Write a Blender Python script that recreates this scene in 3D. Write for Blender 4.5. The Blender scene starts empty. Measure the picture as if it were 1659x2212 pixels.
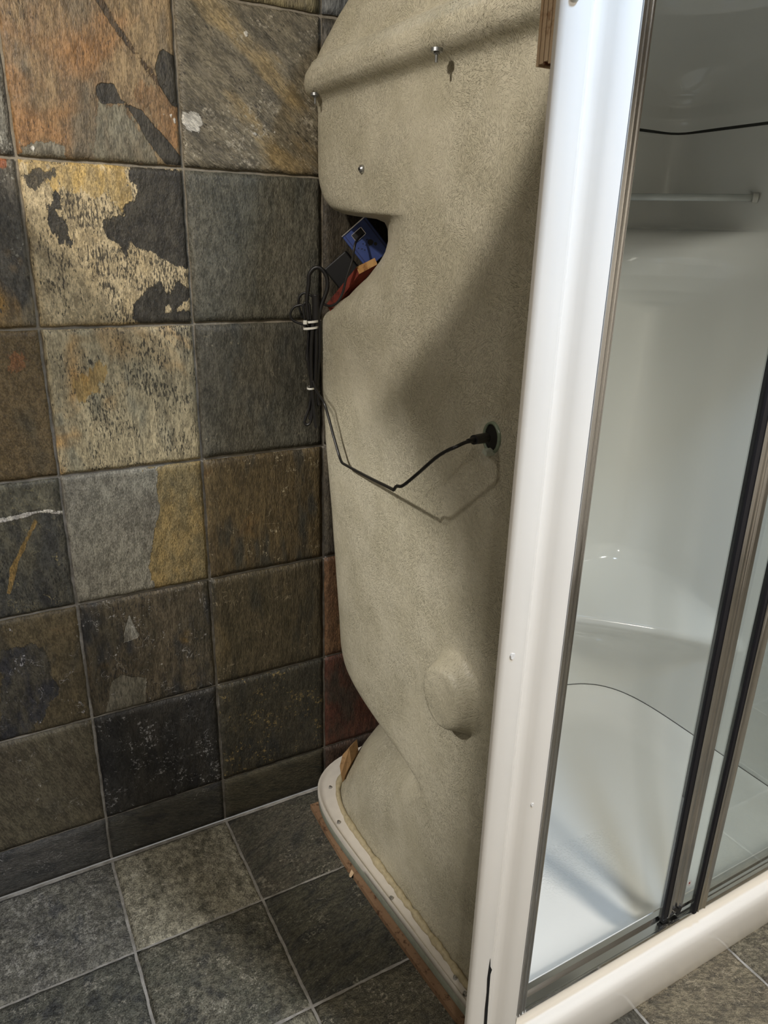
import bpy, math, random
import numpy as np
from mathutils import Vector, Matrix
rnd = random.Random(7)
S = bpy.context.scene
C = S.collection

# ------------------------------------------------------------------ camera
F_PX = 1583.99
M = ((0.87536382, -0.48287029, 0.02396805),
     (-0.14898681, -0.3165875, -0.93678988),
     (0.45993598, 0.81646105, -0.34907055))
CAM = (-0.42882686, -1.62508105, 1.53884897)
cd = bpy.data.cameras.new('camera'); cam = bpy.data.objects.new('camera', cd); C.objects.link(cam)
cd.sensor_fit = 'HORIZONTAL'; cd.sensor_width = 36.0; cd.lens = F_PX / 1659 * 36.0
cd.clip_start = 0.02
r, d, f = (Vector(v) for v in M)
cam.matrix_world = Matrix(((r.x, -d.x, -f.x, CAM[0]), (r.y, -d.y, -f.y, CAM[1]), (r.z, -d.z, -f.z, CAM[2]), (0, 0, 0, 1)))
S.camera = cam

# ------------------------------------------------------------------ world, lights, exposure
W = bpy.data.worlds.new('room_air'); S.world = W; W.use_nodes = True
W.node_tree.nodes['Background'].inputs[0].default_value = (0.80, 0.78, 0.74, 1)
W.node_tree.nodes['Background'].inputs[1].default_value = 0.25
S.view_settings.view_transform = 'Standard'; S.view_settings.look = 'None'
S.view_settings.gamma = 1.0; S.view_settings.use_curve_mapping = False
S.view_settings.exposure = 0.0
S.cycles.max_bounces = 6; S.cycles.diffuse_bounces = 3; S.cycles.glossy_bounces = 4; S.cycles.transmission_bounces = 4
S.cycles.adaptive_threshold = 0.05; S.cycles.caustics_reflective = False; S.cycles.caustics_refractive = False
CEIL = 2.45
# position, colour, watts, size of the lamps set in the ceiling
DOWNLIGHTS = [
    ((0.42, -1.38, CEIL), (0.50, 0.70, 1.0), 13.0, 0.16, 'cool white ceiling downlight in front of the shower door'),
    ((-1.35, -0.95, CEIL), (1.0, 0.95, 0.88), 6.5, 0.09, 'warm ceiling downlight nearest the left wall'),
    ((-0.75, -2.35, CEIL), (1.0, 0.95, 0.88), 9.0, 0.09, 'warm ceiling downlight behind the camera position'),
    ((0.85, -2.30, CEIL), (1.0, 0.95, 0.87), 38.0, 0.30, 'large neutral ceiling light behind the open shower door side'),
]
ADDED_SPOTS = [dict(label='added unseen ceiling spot, its beam edge drawing the shade across the upper shower shell', pos=(-0.90, -1.00, 2.36), aim=(-0.05, -0.35, 2.15), angle=63.0, blend=0.13, watts=57.0, color=(1.0, 0.93, 0.84)),  # unseen lamps added so their beam edges draw the diagonal shade on the shell
         dict(label='added unseen ceiling spot aimed low at the foot of the shower, edging the shade above', pos=(-1.50, -0.85, 2.36), aim=(0.26, -0.22, 0.60), angle=27.0, blend=0.65, watts=165.0, color=(1.0, 0.96, 0.90))]
def add_light(kind, name, loc, watts, color, **k):
    l = bpy.data.lights.new(name, kind); l.energy = watts; l.color = color
    for a, b in k.items(): setattr(l, a, b)
    o = bpy.data.objects.new(name, l); C.objects.link(o); o.location = loc
    return o
for p, col, w, dia, lab in DOWNLIGHTS:
    add_light('AREA', 'downlight_glow', (p[0], p[1], CEIL - 0.02), w, col, shape='DISK', size=dia, spread=math.radians(150))
for q_ in ADDED_SPOTS:
    sp = add_light('SPOT', 'added_spot_beam', q_['pos'], q_['watts'], q_['color'], spot_size=math.radians(q_['angle']), spot_blend=q_['blend'], shadow_soft_size=0.03)
    sp.rotation_euler = (Vector(q_['aim']) - Vector(q_['pos'])).to_track_quat('-Z', 'Y').to_euler()

# ------------------------------------------------------------------ helpers
def srgb(*c):
    o = []
    for v in c:
        v = v / 255.0
        o.append(v / 12.92 if v <= 0.04045 else ((v + 0.055) / 1.055) ** 2.4)
    return (o[0], o[1], o[2], 1.0)
def tag(o, label=None, cat=None, group=None, kind=None):
    if label: o['label'] = label
    if cat: o['category'] = cat
    if group: o['group'] = group
    if kind: o['kind'] = kind
    return o
def thing(name, label, cat, loc=(0, 0, 0), group=None):
    o = bpy.data.objects.new(name, None); C.objects.link(o); o.location = loc
    o.empty_display_size = 0.05
    return tag(o, label, cat, group)
def obj(name, verts, faces, mat, parent=None, smooth=False, loc=None):
    me = bpy.data.meshes.new(name); me.from_pydata([tuple(v) for v in verts], [], [tuple(f) for f in faces]); me.update()
    mats = mat if isinstance(mat, (list, tuple)) else [mat]
    for m in mats:
        if m: me.materials.append(m)
    if smooth:
        for p in me.polygons: p.use_smooth = True
    o = bpy.data.objects.new(name, me); C.objects.link(o)
    if parent:
        o.parent = parent
        if parent.type == 'EMPTY' or parent.location.length > 0 or parent.parent:
            bpy.context.view_layer.update()
            o.matrix_parent_inverse = parent.matrix_world.inverted()
    if loc: o.location = loc
    return o
def autosmooth(o, ang=35):
    me = o.data
    for p in me.polygons: p.use_smooth = True
    try: me.set_sharp_from_angle(angle=math.radians(ang))
    except Exception: pass
    return o
class MB:
    """collects simple shapes into one mesh"""
    def __init__(s): s.v = []; s.f = []
    def add(s, v, f):
        b = len(s.v); s.v += [tuple(x) for x in v]; s.f += [tuple(i + b for i in q) for q in f]; return s
    def box(s, c, h, rot=None, bev=0.0):
        hx, hy, hz = h
        if bev <= 0:
            v = [Vector((x * hx, y * hy, z * hz)) for x in (-1, 1) for y in (-1, 1) for z in (-1, 1)]
            fc = [(0, 1, 3, 2), (4, 6, 7, 5), (0, 4, 5, 1), (2, 3, 7, 6), (0, 2, 6, 4), (1, 5, 7, 3)]
        else:
            import bmesh
            bm = bmesh.new(); bmesh.ops.create_cube(bm, size=1)
            for q in bm.verts: q.co = Vector((q.co.x * 2 * hx, q.co.y * 2 * hy, q.co.z * 2 * hz))
            bmesh.ops.bevel(bm, geom=list(bm.edges), offset=bev, segments=2, profile=0.5, affect='EDGES')
            bm.verts.index_update()
            v = [q.co.copy() for q in bm.verts]; fc = [tuple(q.index for q in p.verts) for p in bm.faces]; bm.free()
        if rot is not None: v = [rot @ q for q in v]
        return s.add([q + Vector(c) for q in v], fc)
    def cyl(s, a, b, r0, r1=None, n=20, cap=True):
        r1 = r0 if r1 is None else r1
        a = Vector(a); b = Vector(b); w = (b - a).normalized()
        u = w.orthogonal().normalized(); t = w.cross(u)
        v = []
        for p, rr in ((a, r0), (b, r1)):
            for i in range(n):
                an = 2 * math.pi * i / n; v.append(p + (u * math.cos(an) + t * math.sin(an)) * rr)
        fc = [(i, (i + 1) % n, n + (i + 1) % n, n + i) for i in range(n)]
        if cap: fc += [tuple(range(n - 1, -1, -1)), tuple(range(n, 2 * n))]
        return s.add(v, fc)
    def tube(s, pts, rad, n=10, cap=True):
        P = [Vector(p) for p in pts]; m = len(P); v = []
        rads = rad if isinstance(rad, (list, tuple)) else [rad] * m
        T = [(P[min(i + 1, m - 1)] - P[max(i - 1, 0)]).normalized() for i in range(m)]
        u = T[0].orthogonal().normalized()
        for i in range(m):
            u = (u - T[i] * u.dot(T[i])).normalized(); w = T[i].cross(u)
            for k in range(n):
                a = 2 * math.pi * k / n; v.append(P[i] + (u * math.cos(a) + w * math.sin(a)) * rads[i])
        fc = [(i * n + k, i * n + (k + 1) % n, (i + 1) * n + (k + 1) % n, (i + 1) * n + k) for i in range(m - 1) for k in range(n)]
        if cap: fc += [tuple(range(n - 1, -1, -1)), tuple(range((m - 1) * n, m * n))]
        return s.add(v, fc)
    def extrude(s, prof, fn, closed=True):
        """prof: 2-D points; fn(point, end) -> 3-D for end 0 and 1"""
        n = len(prof); v = [fn(p, 0) for p in prof] + [fn(p, 1) for p in prof]
        fc = [(i, (i + 1) % n, n + (i + 1) % n, n + i) for i in range(n if closed else n - 1)]
        if closed: fc += [tuple(range(n - 1, -1, -1)), tuple(range(n, 2 * n))]
        return s.add(v, fc)
    def build(s, name, mat, parent=None, smooth=False, ang=None):
        o = obj(name, s.v, s.f, mat, parent, smooth)
        import bmesh
        bm = bmesh.new(); bm.from_mesh(o.data); bmesh.ops.recalc_face_normals(bm, faces=bm.faces); bm.to_mesh(o.data); bm.free()
        if ang: autosmooth(o, ang)
        return o
def spline(pts, per=8):
    P = [Vector(p) for p in pts]; out = []
    for i in range(len(P) - 1):
        p0, p1, p2, p3 = P[max(i - 1, 0)], P[i], P[i + 1], P[min(i + 2, len(P) - 1)]
        for k in range(per):
            t = k / per
            out.append(0.5 * ((2 * p1) + (p2 - p0) * t + (2 * p0 - 5 * p1 + 4 * p2 - p3) * t * t + (3 * p1 - p0 - 3 * p2 + p3) * t ** 3))
    out.append(P[-1]); return out

# ------------------------------------------------------------------ materials
class NT:
    def __init__(s, name):
        s.m = bpy.data.materials.new(name); s.m.use_nodes = True; s.t = s.m.node_tree; s.t.nodes.clear()
        s.out = s.n('ShaderNodeOutputMaterial'); s.b = s.n('ShaderNodeBsdfPrincipled'); s.l(s.b.outputs[0], s.out.inputs[0])
    def n(s, t, **k):
        q = s.t.nodes.new(t)
        for a, b in k.items(): setattr(q, a, b)
        return q
    def l(s, a, b): s.t.links.new(a, b)
    def set(s, inp, v):
        if hasattr(v, 'links') or isinstance(v, bpy.types.NodeSocket): s.l(v, inp)
        else: inp.default_value = v
    def math(s, op, a, b=0.0, c=None, clamp=False):
        q = s.n('ShaderNodeMath', operation=op, use_clamp=clamp)
        s.set(q.inputs[0], a); s.set(q.inputs[1], b)
        if c is not None: s.set(q.inputs[2], c)
        return q.outputs[0]
    def mix(s, fac, a, b):
        q = s.n('ShaderNodeMix', data_type='RGBA'); s.set(q.inputs[0], fac); s.set(q.inputs[6], a); s.set(q.inputs[7], b)
        return q.outputs[2]
    def step(s, v, lo, hi):
        q = s.n('ShaderNodeMapRange', interpolation_type='SMOOTHSTEP'); s.set(q.inputs[0], v)
        q.inputs[1].default_value = lo; q.inputs[2].default_value = hi
        return q.outputs[0]
    def noise(s, vec, scale, detail=4.0, rough=0.55, dist=0.0, dims='3D'):
        q = s.n('ShaderNodeTexNoise', noise_dimensions=dims); s.l(vec, q.inputs['Vector'])
        q.inputs['Scale'].default_value = scale; q.inputs['Detail'].default_value = detail
        q.inputs['Roughness'].default_value = rough; q.inputs['Distortion'].default_value = dist
        return q.outputs[0]
    def map(s, vec, loc=(0, 0, 0), rot=(0, 0, 0), scale=(1, 1, 1)):
        q = s.n('ShaderNodeMapping'); s.l(vec, q.inputs[0]); q.inputs[1].default_value = loc
        q.inputs[2].default_value = rot; q.inputs[3].default_value = scale
        return q.outputs[0]
    def bump(s, h, strength=0.5, dist=0.001, prev=None):
        q = s.n('ShaderNodeBump'); s.l(h, q.inputs['Height']); q.inputs['Strength'].default_value = strength
        q.inputs['Distance'].default_value = dist
        if prev: s.l(prev, q.inputs['Normal'])
        return q.outputs[0]
    def fin(s, color=None, rough=0.5, metal=0.0, spec=0.5, normal=None, coat=0.0):
        b = s.b
        if color is not None: s.set(b.inputs['Base Color'], color)
        s.set(b.inputs['Roughness'], rough); s.set(b.inputs['Metallic'], metal); s.set(b.inputs['Specular IOR Level'], spec)
        s.set(b.inputs['Coat Weight'], coat)
        if normal is not None: s.l(normal, b.inputs['Normal'])
        return s.m
def plain(name, col, rough=0.5, metal=0.0, spec=0.5, coat=0.0, var=0.06, scale=30, bump=0.0):
    t = NT(name); co = t.n('ShaderNodeTexCoord').outputs['Object']
    nz = t.noise(co, scale, 3 if (bump or var > 0.1) else 0)
    dark = tuple(c * (1 - 2 * var) for c in col[:3]) + (1,)
    lite = tuple(min(1, c * (1 + 2 * var)) for c in col[:3]) + (1,)
    return t.fin(t.mix(nz, dark, lite), rough, metal, spec, t.bump(nz, bump, 0.001) if bump else None, coat)

def slate(name, c0, c1, c2, seed=0.0, streak=0.4, rot=0.0, mott=9.0, fleck=None, fleckamt=0.42, pale=None, paleamt=0.7,
          rust=None, rustamt=0.62, patches=(), rough=0.55, bump=0.6, floor=False, cells=None, grain=0.70, veins=0.4):
    """cleft slate: three mottled stone colours, dark flecks along the grain, pale specks, rusty clouds, shaped patches"""
    t = NT(name); co = t.n('ShaderNodeTexCoord').outputs['Object']
    st = (1, streak, 1) if floor else (1, 1, streak)
    rt = (0, 0, rot) if floor else (0, rot, 0)
    v = t.map(co, (seed * 3.1, seed * 1.7, seed * 2.3), rt, (1, 1, 1))
    vs = t.map(v, (0, 0, 0), (0, 0, 0), st)
    a = t.noise(vs, mott, 4, 0.62, 0.5)
    b = t.noise(vs, mott * 3.3, 5, 0.68)
    ab = t.math('ADD', t.math('MULTIPLY', a, 0.6), t.math('MULTIPLY', b, 0.4))
    col = t.mix(t.step(ab, 0.38, 0.60), c0, c1)
    a2 = t.noise(t.map(v, (5, 3, 1), (0, 0, 0), st), mott * 1.6, 3, 0.6)
    col = t.mix(t.step(a2, 0.50, 0.68), col, c2)
    if rust:
        rr = t.noise(t.map(v, (9, 2, 7)), mott * 0.55, 3, 0.6, 0.8)
        col = t.mix(t.step(rr, rustamt - 0.06, rustamt + 0.14), col, rust)
    h = t.math('ADD', t.math('MULTIPLY', b, 0.7), t.math('MULTIPLY', t.noise(vs, 110, 3, 0.75), 0.9))
    if fleck:
        fs = t.map(v, (2, 8, 3), (0, 0, 0), (1, 0.28, 1) if floor else (1, 1, 0.28))
        fl = t.noise(fs, 300, 3, 0.6)
        area = t.step(t.noise(v, mott * 1.3, 1), 0.35, 0.65)
        lim = t.math('SUBTRACT', fl, t.math('MULTIPLY', area, 0.12))
        q = t.math('SUBTRACT', 1.0, t.step(lim, fleckamt - 0.14, fleckamt - 0.08))
        col = t.mix(t.math('MULTIPLY', q, 0.85), col, fleck)
    for attr, pcol, pcol2, jag, lvl in patches:
        at = t.n('ShaderNodeAttribute', attribute_name=attr).outputs['Fac']
        wob = t.math('MULTIPLY', t.math('SUBTRACT', t.noise(vs, 45, 5, 0.72), 0.5), jag * 1.8)
        mk = t.step(t.math('ADD', at, wob), -0.0007, 0.0011)
        pc = t.mix(t.step(b, 0.38, 0.62), pcol, pcol2)
        col = t.mix(mk, col, pc)
        h = t.math('ADD', h, t.math('MULTIPLY', mk, lvl))
    if pale:
        pz = t.noise(t.map(v, (4, 4, 9)), 130, 3, 0.7)
        area = t.noise(t.map(v, (1, 7, 2)), 16, 2, 0.6)
        pk = t.step(t.math('ADD', t.math('MULTIPLY', pz, 0.6), t.math('MULTIPLY', area, 0.4)), paleamt - 0.135, paleamt - 0.075)
        col = t.mix(t.math('MULTIPLY', pk, 0.7), col, pale)
        ln = t.noise(t.map(v, (7, 5, 8)), 16, 3, 0.6, 1.2)
        lk = t.math('SUBTRACT', 1.0, t.step(t.math('ABSOLUTE', t.math('SUBTRACT', ln, 0.5)), 0.0, 0.007))
        lk = t.math('MULTIPLY', lk, t.step(t.noise(t.map(v, (3, 8, 1)), 17, 3), 0.54, 0.64))
        col = t.mix(t.math('MULTIPLY', lk, 0.7), col, pale)
    gr = t.math('ADD', t.math('MULTIPLY', t.noise(t.map(v, (3, 1, 2), (0, 0, 0), st), 75, 4, 0.75), 0.55), t.math('MULTIPLY', t.noise(t.map(v, (6, 2, 5), (0, 0, 0), st), 330, 2, 0.7), 0.45))
    gv = t.math('ADD', t.math('MULTIPLY', t.step(gr, 0.41, 0.60), grain), 1.0 - 0.55 * grain)
    sc_ = t.n('ShaderNodeVectorMath', operation='SCALE'); t.l(col, sc_.inputs[0]); t.l(gv, sc_.inputs['Scale']); col = sc_.outputs[0]
    vn = t.noise(t.map(v, (8, 3, 4), (0, 0, 0), st), 13, 3, 0.6, 1.0)
    vk = t.math('SUBTRACT', 1.0, t.step(t.math('ABSOLUTE', t.math('SUBTRACT', vn, 0.5)), 0.0, 0.009))
    vk = t.math('MULTIPLY', vk, t.step(t.noise(t.map(v, (2, 9, 6)), 11, 3), 0.48, 0.62))
    col = t.mix(t.math('MULTIPLY', vk, veins), col, tuple(c * 0.35 for c in c0[:3]) + (1,))
    if cells:
        vo = t.n('ShaderNodeTexVoronoi', feature='DISTANCE_TO_EDGE'); t.l(t.map(t.map(v, scale=st), (0, 0, 0)), vo.inputs['Vector']); vo.inputs['Scale'].default_value = cells
        ck = t.math('SUBTRACT', 1.0, t.step(vo.outputs[0], 0.0, 0.03))
        h = t.math('SUBTRACT', h, t.math('MULTIPLY', ck, 0.5))
    ro = t.math('ADD', t.math('MULTIPLY', b, 0.25), rough - 0.12)
    return t.fin(col, ro, 0, 0.45, t.bump(h, bump, 0.007))

M_GROUT = None
def grout_mat():
    t = NT('grout'); co = t.n('ShaderNodeTexCoord').outputs['Object']
    n = t.noise(co, 22, 3, 0.65); n2 = t.noise(co, 260, 2)
    sz = t.n('ShaderNodeSeparateXYZ'); t.l(co, sz.inputs[0])
    lim = t.step(t.math('ADD', sz.outputs[2], t.math('MULTIPLY', n, 0.5)), 1.75, 1.0)
    old = t.mix(t.step(n, 0.3, 0.7), srgb(130, 121, 104), srgb(164, 154, 136)); new = t.mix(t.step(n, 0.3, 0.7), srgb(130, 126, 118), srgb(172, 168, 162))
    return t.fin(t.mix(lim, old, new), 0.9, 0, 0.2, t.bump(n2, 0.6, 0.002))
M_GROUT = grout_mat()

def grp_mat():
    """sprayed glass-fibre back of the shell: chopped strands lying in all directions"""
    t = NT('glass_fibre'); uv = t.n('ShaderNodeUVMap', uv_map='UVMap').outputs[0]
    hs = None
    for k, (sc, sx, sy) in enumerate(((40, 74, 620), (66, 96, 740))):
        v = t.map(uv, (k * 1.37, k * 2.11, 0))
        vd = t.n('ShaderNodeVectorMath', operation='ADD'); t.l(v, vd.inputs[0])
        ns = t.n('ShaderNodeTexNoise', noise_dimensions='2D'); ns.inputs['Detail'].default_value = 0; t.l(v, ns.inputs['Vector']); ns.inputs['Scale'].default_value = 40
        sv = t.n('ShaderNodeVectorMath', operation='SCALE'); t.l(ns.outputs['Color'], sv.inputs[0]); sv.inputs['Scale'].default_value = 0.02
        t.l(sv.outputs[0], vd.inputs[1])
        vo = t.n('ShaderNodeTexVoronoi', voronoi_dimensions='2D'); t.l(vd.outputs[0], vo.inputs['Vector']); vo.inputs['Scale'].default_value = sc
        sep = t.n('ShaderNodeSeparateColor'); t.l(vo.outputs['Color'], sep.inputs[0])
        ro = t.n('ShaderNodeVectorRotate', rotation_type='Z_AXIS'); t.l(v, ro.inputs[0]); t.l(t.math('MULTIPLY', sep.outputs[0], math.pi), ro.inputs['Angle'])
        nz = t.noise(t.map(ro.outputs[0], (0, 0, 0), (0, 0, 0), (sx, sy, 1)), 1.0, 1.0, 0.5, 0.0, '2D')
        ridge = t.step(nz, 0.595, 0.70)
        hs = ridge if hs is None else t.math('MAXIMUM', hs, t.math('MULTIPLY', ridge, 0.85))
    big = t.noise(uv, 9, 2, 0.55, 0, '2D'); mid = t.noise(uv, 90, 3, 0.6, 0, '2D')
    patch = t.step(t.noise(t.map(uv, (3, 7, 0)), 6, 2, 0.5, 0, '2D'), 0.30, 0.62)
    res = t.n('ShaderNodeAttribute', attribute_name='resin').outputs['Fac']
    wet = t.step(t.math('ADD', res, t.math('MULTIPLY', t.math('SUBTRACT', mid, 0.5), 0.7)), 0.35, 0.75)
    amt = t.math('MULTIPLY', t.math('ADD', t.math('MULTIPLY', patch, 0.75), 0.25), t.math('SUBTRACT', 1.0, t.math('MULTIPLY', wet, 0.8)))
    h = t.math('ADD', t.math('MULTIPLY', hs, amt), t.math('MULTIPLY', mid, 0.7))
    col = t.mix(t.step(big, 0.3, 0.7), srgb(184, 177, 154), srgb(197, 190, 168))
    col = t.mix(t.math('MULTIPLY', t.math('SUBTRACT', 1.0, t.step(t.noise(uv, 420, 1, 0.5, 0, '2D'), 0.26, 0.31)), 0.55), col, srgb(105, 96, 78))
    col = t.mix(t.math('MULTIPLY', wet, 0.5), col, srgb(190, 186, 170))
    ro = t.math('SUBTRACT', 0.44, t.math('MULTIPLY', wet, 0.22))
    return t.fin(col, ro, 0, 0.42, t.bump(h, 0.85, 0.0024))
M_GRP = grp_mat()

M_ACRYL = plain('white_acrylic', srgb(236, 236, 230), 0.10, 0, 0.5, 0.3, 0.01, 6)
M_FRAME = plain('white_gelcoat', srgb(238, 233, 224), 0.13, 0, 0.5, 0.4, 0.012, 9)
def tray_mat():
    t = NT('tray_acrylic'); co = t.n('ShaderNodeTexCoord').outputs['Object']
    at = t.n('ShaderNodeAttribute', attribute_name='grip').outputs['Fac']
    vo = t.n('ShaderNodeTexVoronoi'); t.l(co, vo.inputs['Vector']); vo.inputs['Scale'].default_value = 170
    h = t.math('MULTIPLY', t.step(vo.outputs['Distance'], 0.2, 0.75), t.step(at, 0.0, 0.5))
    return t.fin(t.mix(t.noise(co, 5, 0), srgb(234, 231, 223), srgb(240, 238, 231)), 0.13, 0, 0.5, t.bump(h, 0.7, 0.0014), 0.3)
M_TRAY = tray_mat()
M_CHROME = plain('chrome', (0.78, 0.77, 0.75, 1), 0.13, 1.0, 0.5, 0, 0.02, 20)
M_ALU = plain('polished_aluminium', (0.82, 0.79, 0.74, 1), 0.16, 1.0, 0.5, 0, 0.03, 40)
M_RUBBER = plain('black_rubber', srgb(24, 23, 27), 0.45, 0, 0.4)
M_BLACK = plain('black_plastic', srgb(26, 25, 25), 0.4, 0, 0.45)
M_CABLE = plain('cable_sheath', srgb(27, 26, 26), 0.38, 0, 0.5)
M_TIE = plain('white_nylon', srgb(225, 224, 214), 0.4, 0, 0.5)
M_STEEL = plain('zinc_steel', (0.55, 0.56, 0.57, 1), 0.3, 1.0)
M_BOLT = plain('dull_zinc', (0.34, 0.35, 0.35, 1), 0.42, 1.0)
M_SEAM = plain('dark_joint', srgb(52, 52, 48), 0.7)
M_BEAD = plain('lumpy_adhesive', srgb(176, 163, 132), 0.55, 0, 0.4, 0, 0.22, 110, 0.8)
M_SKIRT = plain('raw_laminate', srgb(168, 172, 156), 0.6, 0, 0.3, 0, 0.15, 90, 0.5)
M_LEDGE = plain('tray_flange_white', srgb(214, 207, 196), 0.35, 0, 0.4, 0, 0.03, 60)
def glass_mat(name, tint, refl):
    t = NT(name); t.t.nodes.remove(t.b)
    tr = t.n('ShaderNodeBsdfTransparent'); tr.inputs[0].default_value = tint
    gl = t.n('ShaderNodeBsdfGlossy'); gl.inputs['Roughness'].default_value = 0.02; gl.inputs[0].default_value = (1, 1, 1, 1)
    fr = t.n('ShaderNodeFresnel'); fr.inputs[0].default_value = 1.5
    mx = t.n('ShaderNodeMixShader'); t.l(t.math('MULTIPLY', fr.outputs[0], refl), mx.inputs[0]); t.l(tr.outputs[0], mx.inputs[1]); t.l(gl.outputs[0], mx.inputs[2])
    t.l(mx.outputs[0], t.out.inputs[0]); return t.m
M_GLASS = glass_mat('clear_glass', (0.975, 0.985, 0.978, 1), 0.2)
M_ROD = plain('frosted_acrylic_rod', srgb(214, 218, 214), 0.08, 0, 0.6)
def emis(name, col, s):
    t = NT(name); t.fin(col, 0.4); t.b.inputs['Emission Color'].default_value = col; t.b.inputs['Emission Strength'].default_value = s
    return t.m
def wood_mat(name, a, b, c, axis=(1, 1, 1), layers=None, rough=0.7):
    t = NT(name); co = t.n('ShaderNodeTexCoord').outputs['Object']
    v = t.map(co, (0, 0, 0), (0, 0, 0), axis)
    n = t.noise(v, 8, 4, 0.65, 0.8); n2 = t.noise(co, 55, 4, 0.7)
    col = t.mix(t.step(n, 0.35, 0.65), a, b); col = t.mix(t.step(n2, 0.52, 0.68), col, c)
    return t.fin(col, rough, 0, 0.25, t.bump(n2, 0.35, 0.002))
M_PLY = wood_mat('chipboard_stained', srgb(126, 97, 74), srgb(152, 122, 94), srgb(84, 60, 44), (1, 0.15, 1))
M_PLYEDGE = wood_mat('pale_veneer', srgb(226, 200, 166), srgb(206, 176, 140), srgb(180, 144, 110), (6, 6, 0.5))
M_PLYDARK = wood_mat('dark_veneer', srgb(122, 78, 58), srgb(92, 56, 42), srgb(140, 98, 72), (6, 6, 0.8))
M_REDWOOD = wood_mat('red_stained_wood', srgb(118, 48, 34), srgb(88, 32, 24), srgb(60, 24, 18), (1, 1, 1))
M_ENDGRAIN = wood_mat('pale_end_grain', srgb(214, 170, 112), srgb(186, 138, 86), srgb(140, 98, 58), (4, 4, 1))
M_CHIP = wood_mat('torn_fibreboard', srgb(172, 138, 98), srgb(158, 124, 86), srgb(134, 104, 74), (1, 1, 1))
M_BLUE = plain('blue_anodised', srgb(58, 76, 134), 0.42, 0.3, 0.5, 0, 0.06, 60)
M_SILVER = plain('silver_trim', (0.8, 0.8, 0.8, 1), 0.25, 1.0)
M_INK = plain('black_print', srgb(10, 10, 12), 0.6)
M_PLASTER = plain('white_ceiling_paint', srgb(226, 222, 214), 0.9, 0, 0.2, 0, 0.02, 8)
M_WALLPAINT = plain('room_wall_paint', srgb(190, 183, 172), 0.85, 0, 0.2, 0, 0.05, 4)
M_RED = plain('red_print', srgb(170, 52, 40), 0.5)
M_DAMAGE = plain('chipped_gelcoat', srgb(236, 234, 230), 0.25, 0, 0.5, 0, 0.05, 300, 0.6)
M_DIRT = plain('brown_scuff', srgb(168, 152, 130), 0.7)

# ------------------------------------------------------------------ room shell
XL, XR, YF = -2.20, 2.40, -3.30
def slab(name, c, h, mat):
    return tag(MB().box(c, h).build(name, mat), kind='structure')
floor = slab('floor', ((XL + XR) / 2, YF / 2, -0.052), ((XR - XL) / 2, -YF / 2, 0.05), M_GROUT)
wall = slab('wall_back', ((XL + XR) / 2, 0.052, CEIL / 2), ((XR - XL) / 2 + 0.1, 0.05, CEIL / 2), M_GROUT)
slab('ceiling', ((XL + XR) / 2, YF / 2, CEIL + 0.05), ((XR - XL) / 2, -YF / 2, 0.05), M_PLASTER)
slab('wall_left', (XL - 0.05, YF / 2, CEIL / 2), (0.05, -YF / 2, CEIL / 2), M_WALLPAINT)
slab('wall_right', (XR + 0.05, YF / 2, CEIL / 2), (0.05, -YF / 2, CEIL / 2), M_WALLPAINT)
slab('wall_front', ((XL + XR) / 2, YF - 0.05, CEIL / 2), ((XR - XL) / 2 + 0.1, 0.05, CEIL / 2), M_WALLPAINT)

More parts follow.
